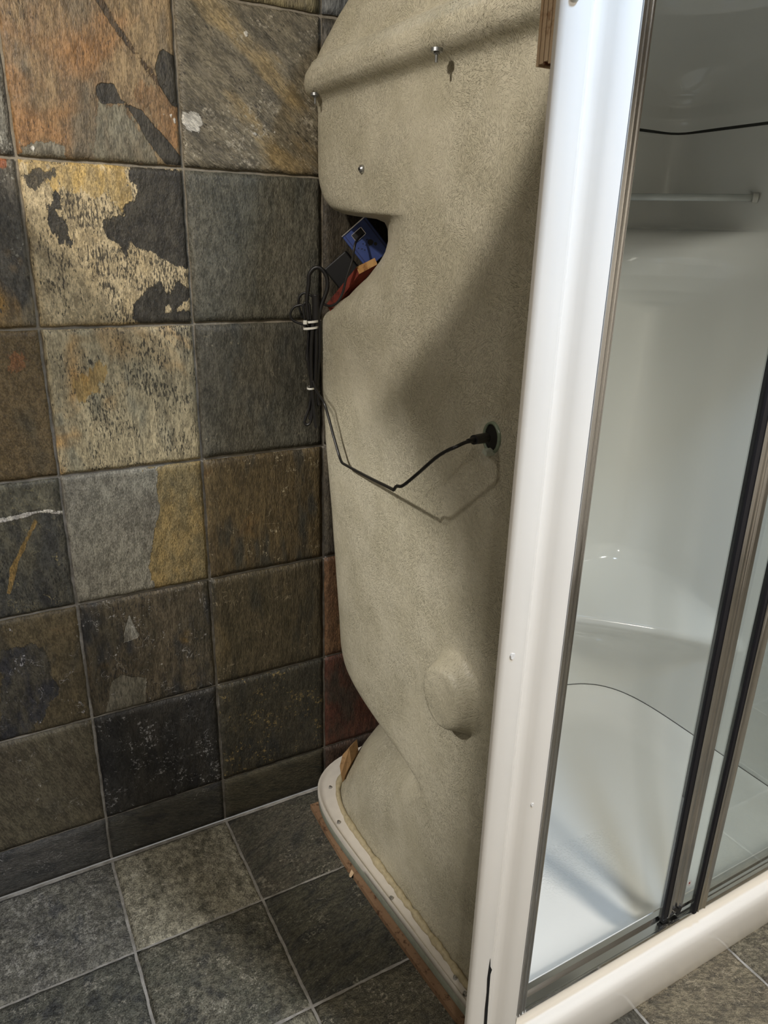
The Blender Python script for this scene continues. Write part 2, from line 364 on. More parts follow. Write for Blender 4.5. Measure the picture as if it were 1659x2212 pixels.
# ------------------------------------------------------------------ slate tiles
T, G = 0.3054, 0.0066
def sdf(px, py, poly):
    """signed distance to a polygon, positive inside"""
    P = np.array(poly); d2 = np.full(px.shape, 1e9); ins = np.zeros(px.shape, bool)
    for i in range(len(P)):
        a = P[i]; b = P[(i + 1) % len(P)]; e = b - a
        t = np.clip(((px - a[0]) * e[0] + (py - a[1]) * e[1]) / (e @ e + 1e-12), 0, 1)
        d2 = np.minimum(d2, (px - a[0] - t * e[0]) ** 2 + (py - a[1] - t * e[1]) ** 2)
        c = ((a[1] > py) != (b[1] > py)) & (px < (b[0] - a[0]) * (py - a[1]) / (b[1] - a[1] + 1e-12) + a[0])
        ins ^= c
    d = np.sqrt(d2); return np.where(ins, d, -d)
def tile_mesh(name, w, h, res, seed, amp, floor_=False):
    """slab with a cleft, slightly uneven face and wobbly edges; local axes: u right, v up, n outwards"""
    q = np.random.RandomState(seed)
    nx, ny = max(4, int(res * w / T)), max(4, int(res * h / T))
    u = np.linspace(-w / 2, w / 2, nx + 1); v = np.linspace(-h / 2, h / 2, ny + 1)
    U, V = np.meshgrid(u, v)
    H = np.zeros_like(U)
    for k in range(7):
        kx, ky = q.uniform(-1, 1, 2) * (12 + 14 * k); H += np.sin(kx * U + ky * V + q.uniform(0, 6.28)) / (1 + 0.7 * k)
    H = H / 2.2
    lay = np.tanh(5 * (np.sin(9 * U + 4 * q.uniform(-1, 1) + 7 * q.uniform(-1, 1) * V) + 0.5 * H)) * 0.35
    H = amp * (H * 0.6 + lay)
    edge = np.minimum.reduce([U + w / 2, w / 2 - U, V + h / 2, h / 2 - V])
    H = H * np.clip(edge / 0.02, 0.15, 1) + 0.0035 * np.sqrt(np.clip(edge / 0.006, 0, 1))
    wob = lambda s: 0.00045 * (np.sin(41 * s + q.uniform(0, 6)) + np.sin(97 * s + q.uniform(0, 6)) + 0.6 * np.sin(211 * s + q.uniform(0, 6)))
    fx = np.abs(U) / (w / 2); fy = np.abs(V) / (h / 2)
    U2 = U + np.sign(U) * wob(V) * fx ** 6; V2 = V + np.sign(V) * wob(U) * fy ** 6
    vs = []
    put = (lambda a, b, c: (a, b, c)) if floor_ else (lambda a, b, c: (a, -c, b))
    for j in range(ny + 1):
        for i in range(nx + 1): vs.append(put(U2[j, i], V2[j, i], H[j, i]))
    W1 = nx + 1
    fs = [(j * W1 + i, j * W1 + i + 1, (j + 1) * W1 + i + 1, (j + 1) * W1 + i) for j in range(ny) for i in range(nx)]
    ring = [i for i in range(W1)] + [j * W1 + nx for j in range(1, ny + 1)] + [ny * W1 + i for i in range(nx - 1, -1, -1)] + [j * W1 for j in range(ny - 1, 0, -1)]
    b0 = len(vs)
    for k in ring:
        x = vs[k]; vs.append((x[0], x[1], -0.003) if floor_ else (x[0], 0.003, x[2]))
    n = len(ring)
    fs += [(ring[(k + 1) % n], ring[k], b0 + k, b0 + (k + 1) % n) for k in range(n)]
    me = bpy.data.meshes.new(name); me.from_pydata(vs, [], fs); me.update()
    for p in me.polygons: p.use_smooth = True
    return me
def put_attr(me, name, data):
    a = me.attributes.new(name, 'FLOAT', 'POINT'); a.data.foreach_set('value', np.asarray(data, np.float32))

# shaped marks on the tiles, in metres on the wall (x along it, z up)
PX = dict(
 flake=[(-0.029, 1.868), (0.002, 1.856), (0.001, 1.769), (-0.015, 1.772), (-0.038, 1.809), (-0.043, 1.832)],
 tongue=[(-0.154, 1.789), (-0.145, 1.798), (-0.12, 1.799), (-0.109, 1.774), (-0.073, 1.758), (-0.053, 1.736), (0.001, 1.678), (0.002, 1.667), (-0.036, 1.667), (-0.065, 1.703), (-0.091, 1.749), (-0.107, 1.767), (-0.145, 1.763), (-0.154, 1.778)],
 fissure=[(-0.141, 1.97), (-0.13, 1.97), (-0.126, 1.931), (-0.094, 1.884), (-0.074, 1.860), (-0.043, 1.826), (0.003, 1.767), (-0.006, 1.768), (-0.055, 1.819), (-0.085, 1.857), (-0.108, 1.88), (-0.139, 1.93)],
 ash=[(-0.152, 1.757), (-0.103, 1.762), (-0.08, 1.734), (-0.057, 1.695), (-0.046, 1.660), (-0.172, 1.660), (-0.16, 1.711)],
 ash2=[(-0.294, 1.684), (-0.234, 1.692), (-0.219, 1.683), (-0.221, 1.660), (-0.305, 1.660)],
 rust=[(-0.081, 1.82), (-0.039, 1.797), (0.003, 1.765), (0.0, 1.691), (-0.037, 1.713), (-0.061, 1.751), (-0.084, 1.781)],
 dark=[(-0.109, 1.66), (0.003, 1.66), (0.002, 1.57), (0.002, 1.466), (-0.037, 1.479), (-0.073, 1.501), (-0.1, 1.506), (-0.115, 1.519), (-0.129, 1.488), (-0.14, 1.514), (-0.164, 1.535), (-0.168, 1.556), (-0.148, 1.567), (-0.12, 1.566), (-0.12, 1.587), (-0.097, 1.597), (-0.092, 1.622), (-0.108, 1.634)],
 dark2=[(-0.127, 1.369), (-0.13, 1.388), (-0.098, 1.424), (-0.063, 1.452), (-0.052, 1.414), (-0.03, 1.442), (-0.004, 1.433), (-0.001, 1.409), (-0.044, 1.386), (-0.051, 1.396), (-0.059, 1.384), (-0.03, 1.384), (-0.001, 1.39), (0.001, 1.350), (-0.085, 1.350)],
 dark3=[(-0.263, 1.586), (-0.245, 1.603), (-0.23, 1.597), (-0.24, 1.57), (-0.225, 1.545), (-0.215, 1.50), (-0.232, 1.51), (-0.25, 1.52), (-0.262, 1.545)],
 dark4=[(-0.305, 1.636), (-0.26, 1.644), (-0.235, 1.655), (-0.235, 1.635), (-0.262, 1.622), (-0.285, 1.606), (-0.30, 1.615)],
 yellow=[(-0.301, 1.660), (-0.103, 1.666), (-0.119, 1.592), (-0.178, 1.606), (-0.259, 1.618), (-0.299, 1.616)],
 orange=[(-0.254, 1.243), (-0.223, 1.279), (-0.188, 1.277), (-0.194, 1.248), (-0.225, 1.221), (-0.248, 1.213)],
 paint=[(0.004, 1.759), (0.012, 1.764), (0.035, 1.764), (0.044, 1.751), (0.036, 1.731), (0.014, 1.729), (0.004, 1.737)],
 vein=[(-0.46, 0.972), (-0.428, 0.977), (-0.375, 0.982), (-0.352, 0.986), (-0.308, 0.974), (-0.307, 0.966), (-0.349, 0.978), (-0.395, 0.970), (-0.43, 0.967), (-0.46, 0.965)],
 upper4=[(-0.47, 0.972), (-0.352, 0.982), (-0.30, 0.968), (-0.30, 1.05), (-0.47, 1.05)],
 ochre=[(-0.137, 1.043), (-0.107, 1.06), (-0.104, 0.945), (-0.125, 0.891), (-0.142, 0.807), (-0.13, 0.74), (0.003, 0.74), (0.004, 1.06)],
 ochrevein=[(-0.364, 0.965), (-0.387, 0.926), (-0.422, 0.868), (-0.439, 0.806), (-0.433, 0.805), (-0.407, 0.876), (-0.36, 0.959)],
 chip=[(-0.196, 0.701), (-0.19, 0.672), (-0.177, 0.634), (-0.217, 0.625), (-0.214, 0.653)],
 black5=[(-0.471, 0.678), (-0.415, 0.68), (-0.385, 0.655), (-0.383, 0.593), (-0.369, 0.552), (-0.383, 0.518), (-0.445, 0.44), (-0.502, 0.44)],
 ash5=[(-0.253, 0.53), (-0.23, 0.543), (-0.173, 0.517), (-0.182, 0.435), (-0.278, 0.435)],
 red=[(-0.345, 1.66), (-0.32, 1.66), (-0.322, 1.641), (-0.345, 1.642)],
 orange3=[(-0.366, 1.31), (-0.34, 1.313), (-0.342, 1.281), (-0.37, 1.274)],
)
DOTS = [(-0.013, 1.773, 3), (-0.034, 1.754, 4), (-0.018, 1.754, 4), (-0.013, 1.746, 5), (-0.034, 1.731, 3), (0.142, 1.913, 6), (0.156, 1.898, 4), (0.153, 1.736, 5), (0.196, 1.743, 5), (-0.275, 1.678, 5)]
K = srgb
DK, DK2 = K(64, 60, 52), K(80, 75, 64)
WH, WH2 = K(226, 220, 206), K(208, 202, 188)
tiles = {}
def TL(c, r, marks=(), **k): tiles[(c, r)] = (marks, k)
CH = K(200, 192, 175)
TL(-1, 5, (('fissure', DK, K(96, 78, 56), 0.012, -0.3), ('rust', K(160, 122, 82), K(134, 110, 80), 0.06, 0.1), ('ash', K(134, 128, 108), K(118, 108, 88), 0.05, -0.2),
           ('ash2', K(142, 136, 118), K(130, 122, 104), 0.03, -0.2), ('flake', DK, DK2, 0.004, -0.5), ('tongue', DK, DK2, 0.006, -0.5), ('dots', WH, WH2, 0.004, 0.3)),
   c0=K(132, 108, 80), c1=K(158, 136, 102), c2=K(118, 106, 86), rust=K(154, 116, 76), rustamt=0.56, streak=0.35, mott=8, fleck=K(76, 62, 46), fleckamt=0.40, seed=1)
TL(0, 5, (('paint', WH, WH2, 0.022, 0.3), ('dots', WH, WH2, 0.006, 0.3)),
   c0=K(104, 97, 82), c1=K(138, 128, 106), c2=K(160, 140, 102), streak=0.30, rot=0.9, mott=10, fleck=K(72, 66, 56), fleckamt=0.40, pale=K(188, 178, 156), paleamt=0.70, rust=K(150, 104, 66), rustamt=0.72, seed=2, bump=0.8)
TL(-2, 5, (), c0=K(120, 116, 104), c1=K(150, 146, 132), c2=K(96, 92, 84), fleck=DK, pale=K(190, 186, 172), seed=3)
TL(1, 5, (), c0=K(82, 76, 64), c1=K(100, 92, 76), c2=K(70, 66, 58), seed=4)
TL(-1, 4, (('yellow', K(202, 170, 106), K(184, 160, 112), 0.07, 0.0), ('dark4', DK2, K(96, 88, 72), 0.03, -0.4), ('dark3', DK, DK2, 0.035, -0.4), ('dark2', DK, DK2, 0.022, -0.4), ('dark', DK, DK2, 0.018, -0.5)),
   c0=K(196, 174, 132), c1=K(210, 190, 150), c2=K(178, 160, 124), fleck=K(62, 58, 50), fleckamt=0.475, streak=0.45, mott=12, rust=K(128, 116, 94), rustamt=0.62, seed=5)
TL(0, 4, (), c0=K(90, 88, 76), c1=K(106, 102, 88), c2=K(82, 82, 74), streak=0.45, mott=7, rust=K(116, 102, 76), rustamt=0.66, pale=K(140, 134, 114), paleamt=0.76, seed=6)
TL(-2, 4, (('red', K(166, 100, 66), K(150, 96, 66), 0.012, 0),), c0=K(106, 100, 88), c1=K(74, 72, 66), c2=K(140, 126, 98), rust=K(166, 130, 72), rustamt=0.60, fleck=DK, pale=K(170, 166, 150), paleamt=0.72, seed=7)
TL(-1, 3, (('orange', K(190, 150, 86), K(180, 152, 100), 0.06, 0),), c0=K(172, 158, 126), c1=K(194, 178, 142), c2=K(146, 140, 118), rust=K(196, 156, 100), rustamt=0.60, fleck=K(58, 56, 50), fleckamt=0.455, streak=0.3, mott=9, seed=8)
TL(0, 3, (), c0=K(80, 78, 68), c1=K(94, 90, 78), c2=K(72, 72, 66), streak=0.4, mott=8, pale=K(140, 132, 112), paleamt=0.74, seed=9)
TL(-2, 3, (('orange3', K(146, 100, 64), K(130, 96, 64), 0.05, 0),), c0=K(104, 88, 62), c1=K(118, 100, 70), c2=K(92, 82, 62), rust=K(150, 110, 56), rustamt=0.62, streak=0.5, mott=6, seed=10)
TL(-1, 2, (('ochre', K(146, 126, 84), K(124, 112, 82), 0.016, -0.3),), c0=K(130, 126, 114), c1=K(141, 138, 125), c2=K(121, 117, 106), fleck=K(74, 72, 64), fleckamt=0.33, streak=0.5, mott=5, seed=11)
TL(0, 2, (), c0=K(79, 68, 49), c1=K(96, 82, 56), c2=K(63, 60, 51), rust=K(115, 84, 48), rustamt=0.64, streak=0.3, mott=10, pale=K(176, 164, 136), paleamt=0.735, seed=12)
TL(-2, 2, (('upper4', K(110, 106, 90), K(82, 80, 70), 0.02, 0.3), ('ochrevein', K(150, 122, 72), K(128, 108, 70), 0.008, 0), ('vein', WH, K(196, 190, 184), 0.008, 0.3)),
   c0=K(74, 74, 70), c1=K(98, 94, 80), c2=K(56, 56, 56), rust=K(126, 108, 68), rustamt=0.68, fleck=K(44, 44, 44), pale=K(150, 138, 100), paleamt=0.74, mott=12, seed=13)
TL(-1, 1, (('ash5', K(124, 120, 108), K(110, 106, 94), 0.01, -0.3), ('chip', K(150, 148, 140), K(110, 106, 96), 0.006, -0.6)),
   c0=K(75, 70, 58), c1=K(94, 85, 70), c2=K(55, 55, 55), rust=K(114, 94, 58), rustamt=0.66, fleck=K(50, 48, 46), pale=K(190, 188, 186), paleamt=0.74, mott=11, streak=0.3, seed=14)
TL(0, 1, (), c0=K(72, 65, 48), c1=K(82, 73, 55), c2=K(58, 55, 45), rust=K(89, 77, 52), rustamt=0.6, streak=0.3, pale=K(170, 156, 130), paleamt=0.76, seed=15)
TL(-2, 1, (('black5', K(54, 54, 58), K(78, 74, 64), 0.03, -0.3),), c0=K(85, 77, 60), c1=K(100, 89, 67), c2=K(73, 68, 57), rust=K(122, 87, 47), rustamt=0.66, pale=K(196, 194, 198), paleamt=0.745, mott=10, seed=16)
TL(-1, 0, (), c0=K(48, 48, 48), c1=K(60, 58, 55), c2=K(40, 40, 42), pale=K(170, 170, 172), paleamt=0.715, mott=14, seed=17)
TL(0, 0, (), c0=K(57, 55, 47), c1=K(67, 63, 52), c2=K(48, 48, 45), pale=K(150, 130, 84), paleamt=0.70, mott=9, seed=18)
TL(-2, 0, (), c0=K(85, 78, 65), c1=K(95, 89, 73), c2=K(77, 73, 63), pale=K(160, 156, 148), paleamt=0.76, streak=0.35, rot=0.3, mott=6, seed=19)
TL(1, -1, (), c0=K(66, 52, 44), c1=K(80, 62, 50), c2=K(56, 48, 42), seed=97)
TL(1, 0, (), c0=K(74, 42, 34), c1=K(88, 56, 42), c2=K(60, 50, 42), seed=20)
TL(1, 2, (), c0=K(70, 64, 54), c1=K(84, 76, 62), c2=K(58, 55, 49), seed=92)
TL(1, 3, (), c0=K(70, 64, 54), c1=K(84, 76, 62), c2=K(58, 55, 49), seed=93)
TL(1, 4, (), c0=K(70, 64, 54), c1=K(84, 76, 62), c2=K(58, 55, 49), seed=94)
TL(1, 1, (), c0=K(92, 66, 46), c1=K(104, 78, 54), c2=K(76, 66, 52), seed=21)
TL(-1, -1, (), c0=K(67, 67, 63), c1=K(82, 80, 73), c2=K(55, 55, 55), pale=K(150, 148, 144), paleamt=0.74, streak=3, rot=-0.3, mott=8, seed=22)
TL(0, -1, (), c0=K(68, 65, 53), c1=K(82, 77, 62), c2=K(58, 57, 48), streak=3, rot=-0.3, mott=8, seed=23)
TL(-2, -1, (), c0=K(70, 70, 68), c1=K(87, 85, 82), c2=K(60, 60, 60), pale=K(160, 158, 156), paleamt=0.74, streak=2.5, mott=8, seed=24)
TL(0, 6, (), c0=K(150, 140, 108), c1=K(166, 152, 116), c2=K(124, 116, 96), fleck=K(96, 86, 66), streak=0.2, mott=10, seed=25)
TL(1, 6, (), c0=K(104, 106, 104), c1=K(120, 120, 116), c2=K(90, 94, 96), streak=0.3, seed=26)
GENERIC = [slate('slate_generic', K(92, 88, 76), K(112, 106, 90), K(78, 76, 68), seed=31, pale=K(160, 154, 138), paleamt=0.74),
           slate('slate_generic', K(110, 92, 66), K(132, 112, 82), K(92, 84, 68), seed=33, rust=K(150, 108, 62), fleck=DK),
           slate('slate_generic', K(80, 78, 70), K(96, 92, 82), K(68, 68, 64), seed=37),
           slate('slate_generic', K(120, 112, 92), K(148, 136, 108), K(100, 94, 80), seed=39, fleck=DK)]
ZROWS = [(0.0, 0.1354)] + [(0.1354 + k * T, 0.1354 + (k + 1) * T) for k in range(7)] + [(0.1354 + 7 * T, CEIL)]
shared = {}
bpy.context.view_layer.update()
for ci in range(-7, 8):
    x0, x1 = max(ci * T, XL), min((ci + 1) * T, XR)
    if x1 - x0 < 0.05: continue
    for ri, (z0, z1) in enumerate(ZROWS):
        rr = ri - 1; w, h = x1 - x0 - G, z1 - z0 - G
        if z1 - z0 < 0.03: continue
        cx, cz = (x0 + x1) / 2, (z0 + z1) / 2
        if ri == 0: cz += 0.001
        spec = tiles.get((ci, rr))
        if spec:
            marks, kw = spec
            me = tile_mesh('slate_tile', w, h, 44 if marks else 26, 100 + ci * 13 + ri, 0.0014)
            nv = len(me.vertices); co = np.empty(nv * 3); me.vertices.foreach_get('co', co); co = co.reshape(-1, 3)
            px, pz = co[:, 0] + cx, co[:, 2] + cz
            pl = []
            for mk in marks:
                if mk[0] == 'dots':
                    dd = np.full(nv, -1.0)
                    for (qx, qz, qr) in DOTS: dd = np.maximum(dd, qr * 0.001 - np.hypot(px - qx, pz - qz))
                else: dd = sdf(px, pz, PX[mk[0]])
                put_attr(me, mk[0], dd); pl.append((mk[0], mk[1], mk[2], mk[3], mk[4]))
            kw = dict(kw); kw['patches'] = pl
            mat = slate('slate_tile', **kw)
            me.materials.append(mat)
        else:
            key = (round(w, 3), round(h, 3), (ci * 3 + ri) % 4)
            if key not in shared:
                m2 = tile_mesh('slate_tile', w, h, 9, 500 + len(shared), 0.0012); m2.materials.append(GENERIC[(ci * 3 + ri) % 4]); shared[key] = m2
            me = shared[key]
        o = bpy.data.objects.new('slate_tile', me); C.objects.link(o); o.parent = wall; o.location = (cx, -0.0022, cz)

# floor tiles
FT = {}
def FL(c, r, **k): FT[(c, r)] = k
FL(-1, 0, c0=K(140, 135, 118), c1=K(165, 160, 142), c2=K(111, 108, 94), pale=K(192, 186, 170), paleamt=0.695, mott=10, streak=0.7, seed=51)
FL(-2, 0, c0=K(102, 100, 94), c1=K(122, 120, 110), c2=K(88, 88, 86), pale=K(157, 154, 146), paleamt=0.675, mott=16, streak=0.8, seed=52)
FL(0, 0, c0=K(88, 86, 75), c1=K(102, 97, 85), c2=K(74, 73, 67), pale=K(162, 156, 139), paleamt=0.710, mott=10, streak=2.2, rot=-0.4, seed=53)
FL(0, 1, c0=K(82, 81, 72), c1=K(99, 96, 81), c2=K(69, 69, 64), pale=K(154, 150, 133), paleamt=0.710, mott=10, streak=2.6, rot=-0.3, seed=54)
FL(-1, 1, c0=K(94, 93, 81), c1=K(114, 110, 96), c2=K(79, 78, 72), pale=K(159, 154, 139), paleamt=0.680, mott=14, streak=0.9, seed=55)
FL(-2, 1, c0=K(86, 86, 78), c1=K(103, 102, 92), c2=K(69, 70, 68), pale=K(151, 147, 135), paleamt=0.680, mott=15, streak=0.9, seed=56)
FL(0, 2, c0=K(97, 94, 81), c1=K(114, 109, 92), c2=K(80, 79, 70), pale=K(172, 165, 147), paleamt=0.690, mott=11, streak=1.6, seed=57)
FL(-1, 2, c0=K(124, 120, 106), c1=K(142, 138, 121), c2=K(103, 100, 91), mott=11, seed=58)
FL(2, 3, c0=K(114, 104, 86), c1=K(132, 122, 100), c2=K(94, 87, 73), pale=K(162, 150, 127), paleamt=0.695, mott=14, streak=2.0, rot=0.5, seed=59)
FL(3, 3, c0=K(103, 96, 79), c1=K(124, 116, 97), c2=K(88, 80, 69), pale=K(157, 146, 123), paleamt=0.695, mott=14, streak=1.8, rot=0.4, seed=60)
GENF = [slate('slate_floor', K(73, 71, 63), K(88, 84, 74), K(63, 61, 56), seed=71, pale=K(131, 126, 113), paleamt=0.72, floor=True, mott=12),
        slate('slate_floor', K(84, 78, 67), K(99, 92, 79), K(72, 67, 58), seed=73, pale=K(135, 126, 108), paleamt=0.73, floor=True, mott=12)]
YROWS = [(-0.301, 0.0)] + [(-0.301 - (k + 1) * T, -0.301 - k * T) for k in range(10)]
sharedf = {}
for ci in range(-7, 8):
    x0, x1 = max(ci * T, XL), min((ci + 1) * T, XR)
    if x1 - x0 < 0.05: continue
    for ri, (y0, y1) in enumerate(YROWS):
        y0 = max(y0, YF)
        if y1 - y0 < 0.03: continue
        w, h = x1 - x0 - G, y1 - y0 - G
        cx, cy = (x0 + x1) / 2, (y0 + y1) / 2 - (0.004 if ri == 0 else 0)
        if (ci, ri) in FT:
            me = tile_mesh('slate_tile', w, h - (0.006 if ri == 0 else 0), 30, 800 + ci * 17 + ri, 0.0016, True)
            me.materials.append(slate('slate_floor', floor=True, bump=1.0, rough=0.6, grain=0.95, **FT[(ci, ri)]))
        else:
            key = (round(w, 3), round(h, 3), (ci + ri) % 2)
            if key not in sharedf:
                m2 = tile_mesh('slate_tile', w, h - (0.006 if ri == 0 else 0), 10, 900 + len(sharedf), 0.0014, True); m2.materials.append(GENF[(ci + ri) % 2]); sharedf[key] = m2
            me = sharedf[key]
        o = bpy.data.objects.new('slate_tile', me); C.objects.link(o); o.parent = floor; o.location = (cx, cy, -0.0012)

# ------------------------------------------------------------------ shower cabin
cabin = thing('shower_cabin', 'white moulded shower cabin with raw beige fibreglass back and sliding glass doors', 'shower', (0.79, -0.5, 0.0))
X0, X1, Y0, YE = 0.250, 1.325, -0.070, -0.922
def side_x(y): return 0.030 * min(max((-y - 0.1) / 0.8, 0), 1.1)
NL, NC, NB = 60, 52, 12
def upath(n, R, off, y_end=YE, sk=1.0):
    """plan of the shell: left side, rounded back corner, back, right corner, right side (superellipse corners)"""
    xa, xb, yb, Rr = X0 - off, X1 + off, Y0 + off, R + off
    out = []
    for i in range(NL):
        y = y_end + (yb - Rr - y_end) * i / NL; out.append((xa + sk * side_x(y), y))
    def corner(k):
        ph = math.pi / 2 * k / NC; c, s = math.cos(ph), math.sin(ph)
        q = Rr / (abs(c) ** n + abs(s) ** n) ** (1.0 / n); return c * q, s * q
    for k in range(NC + 1):
        c, s = corner(k); y = yb - Rr + s; out.append((xa + Rr - c + sk * side_x(y), y))
    for i in range(1, NB): out.append((xa + Rr + (xb - xa - 2 * Rr) * i / NB, yb))
    for k in range(NC, -1, -1):
        c, s = corner(k); out.append((xb - Rr + c, yb - Rr + s))
    for i in range(NL - 1, -1, -1):
        y = y_end + (yb - Rr - y_end) * i / NL; out.append((xb, y))
    return out
# height -> roundness exponent, corner size, outward offset
PROF = [(0.112, 4.6, .42, .004), (0.14, 4.2, .42, .001), (0.156, 4.0, .42, 0), (0.20, 3.3, .42, 0), (0.264, 2.4, .42, 0), (0.32, 1.75, .44, 0), (0.37, 1.40, .46, 0), (0.40, 1.22, .48, 0), (0.42, 1.13, .50, 0), (0.435, 1.1, .52, 0),
        (0.45, 1.2, .51, 0), (0.475, 1.9, .46, 0), (0.50, 3.2, .43, 0), (0.53, 4.4, .42, 0), (0.57, 5.0, .42, 0), (0.654, 5.4, .42, 0), (0.813, 6.6, .42, 0),
        (0.93, 7.8, .42, 0), (1.03, 9.8, .42, 0), (1.10, 11.7, .42, 0), (1.204, 15, .42, 0), (1.30, 19, .42, 0), (1.355, 20, .42, 0), (1.374, 15, .42, 0), (1.391, 8, .42, 0), (1.423, 4.1, .42, 0), (1.464, 2.62, .42, 0),
        (1.496, 2.12, .42, 0), (1.514, 1.95, .42, 0), (1.535, 1.87, .42, 0), (1.556, 1.89, .42, 0), (1.569, 1.98, .42, 0), (1.576, 2.2, .42, 0), (1.579, 2.9, .42, 0), (1.584, 4.6, .42, 0), (1.596, 7.8, .42, 0), (1.614, 12, .42, 0), (1.64, 18, .42, 0), (1.66, 22, .42, 0), (1.775, 22, .42, 0),
        (1.788, 20, .42, .002), (1.796, 16, .42, .010), (1.802, 13, .42, .022), (1.810, 11, .42, .031), (1.824, 10, .42, .036), (1.838, 10, .42, .034), (1.848, 10, .42, .029), (1.8555, 10, .42, .024)]
DOME = [(1.8556, 10, .42, .0241), (1.8566, 10, .42, .0254), (1.8585, 10, .42, .0246), (1.8604, 12, .42, .0160), (1.864, 15, .42, .010), (1.868, 18, .42, .004), (1.88, 15, .42, .002), (1.905, 9, .42, 0), (1.93, 6.5, .42, -.003), (1.96, 4.8, .42, -.010), (2.0, 3.6, .42, -.03), (2.04, 2.4, .40, -.07), (2.075, 2.2, .36, -.115), (2.10, 2.1, .32, -.17), (2.112, 2.0, .26, -.235), (2.117, 2.0, .20, -.30)]
def levels(tab, step=0.0075, fine=0.0035):
    z = [t[0] for t in tab]; out = [z[0]]
    for a, b, ta, tb in zip(z[:-1], z[1:], tab[:-1], tab[1:]):
        k = max(1, int(math.ceil((b - a) / step)))
        if abs(math.log(ta[1] / tb[1])) > 0.15 or abs(ta[3] - tb[3]) > 0.003: k = max(2, int(math.ceil((b - a) / fine)))
        out += [a + (b - a) * (i + 1) / k for i in range(k)]
    return out
def interp(tab, z):
    zs = [t[0] for t in tab]; w = 0.014 if 0.30 < z < 0.60 else 0.0025
    zz = np.clip(z + w * np.array([-1.0, -0.6, -0.3, 0.0, 0.3, 0.6, 1.0]), zs[0], zs[-1])
    g = lambda k, fn=(lambda v: v): float(np.mean(np.interp(zz, zs, [fn(t[k]) for t in tab])))
    return math.exp(g(1, math.log)), g(2), g(3)
def bulge(y, z):
    """moulded pocket pushing out of the left side low down"""
    dy, dz = y + 0.682, z - 0.750
    a = 0.5; p = dy * math.cos(a) - dz * math.sin(a); q = dy * math.sin(a) + dz * math.cos(a)
    rho = math.sqrt((p / 0.067) ** 2 + (q / 0.076) ** 2)
    t = min(max((1.09 - rho) / 0.40, 0), 1); t = t * t * (3 - 2 * t)
    return 0.046 * t * (1 - 0.3 * min(1, max(0, (dz - dy) / 0.11)))
HOLE = (-0.722, 1.248)
def shell(name, tab, off, mat, parent, with_bulge=True, y_end=YE, right=None):
    zs = levels(tab); rows = []; vs = []; uv = []; resin = []
    for z in zs:
        n, R, o = interp(tab, z)
        P = upath(n, R, o + off, y_end)
        if right:
            n, R, o = interp(right, z); h_ = NL + NC + 1 + NB // 2; P = P[:h_] + upath(n, R, o + off, y_end)[h_:]
        rows.append(P); s = 0.0
        for i, (x, y) in enumerate(P):
            if i: s += math.hypot(x - P[i - 1][0], y - P[i - 1][1])
            if with_bulge and i < NL + 20 and 0.55 < z < 0.95: x = x - bulge(y, z)
            vs.append((x, y, z)); uv.append((s, z))
            rr = math.hypot((y - HOLE[0] - 0.012) / 1.0, (z - HOLE[1] + 0.008) / 1.35) if i < NL + 5 else 9
            resin.append(max(0.0, min(1.0, 1.25 - rr / 0.042)))
    m = len(rows[0]); fs = [(a * m + i, a * m + i + 1, (a + 1) * m + i + 1, (a + 1) * m + i) for a in range(len(zs) - 1) for i in range(m - 1)]
    if off >= 0: fs = [q[::-1] for q in fs]
    o = obj(name, vs, fs, mat, parent, True)
    me = o.data; L = me.uv_layers.new(name='UVMap'); idx = np.empty(len(me.loops), np.int32); me.loops.foreach_get('vertex_index', idx)
    L.data.foreach_set('uv', np.array(uv, np.float32)[idx].ravel())
    put_attr(me, 'resin', resin)
    return o, rows, zs
SEAT_R = [(0.150, 4.0, .42, 0), (0.20, 3.6, .42, 0), (0.27, 2.9, .42, 0), (0.34, 2.2, .43, 0), (0.40, 1.68, .45, 0), (0.445, 1.36, .48, 0), (0.475, 1.22, .50, 0), (0.50, 1.2, .51, 0), (0.52, 1.35, .50, 0), (0.545, 1.75, .47, 0), (0.575, 2.6, .44, 0), (0.61, 4.0, .42, 0), (0.64, 5.0, .42, 0)]
side, _, _ = shell('outer_shell', PROF, 0.0, M_GRP, cabin, right=[t for t in PROF if t[0] < 0.149] + SEAT_R + [t for t in PROF if t[0] > 0.645])
tag(side, 'raw beige fibreglass outer shell with strand texture')
inner_tab = [t for t in PROF if 0.14 <= t[0] <= 1.79] + [(1.815, 20, .42, .003), (1.819, 20, .42, .003)]
inner_tab = [(0.150, 4.0, .42, 0)] + [t for t in inner_tab if t[0] > 0.152]
right_tab = SEAT_R + [t for t in inner_tab if t[0] > 0.645]
liner, _, _ = shell('inner_liner', inner_tab, -0.008, M_ACRYL, cabin, False, -0.915, right_tab)
tag(liner, 'glossy white acrylic inner lining')
dome, drows, dzs = shell('roof_dome', DOME, 0.0, M_GRP, cabin, False)
tag(dome, 'beige fibreglass roof dome above the rim')
dl_tab = [(1.822, 20, .42, .003), (1.85, 12, .42, 0)] + [t for t in DOME if t[0] > 1.87]
dliner, _, _ = shell('dome_liner', dl_tab, -0.009, M_ACRYL, cabin, False, -0.915)
def cap(name, row, z, mat, parent, flip):
    h = len(row) // 2; vs = [(x, y, z) for x, y in row]; m = len(row)
    fs = [(i, i + 1, m - 2 - i, m - 1 - i) for i in range(h - 1)]
    if flip: fs = [q[::-1] for q in fs]
    return obj(name, vs, fs, mat, parent, True)
cap('roof_cap', drows[-1], dzs[-1], M_GRP, cabin, False)
ring_n, ring_R, ring_o = interp(DOME, 2.117)
cap('roof_lining', upath(ring_n, ring_R, ring_o - 0.009, -0.915), 2.108, M_ACRYL, cabin, True)
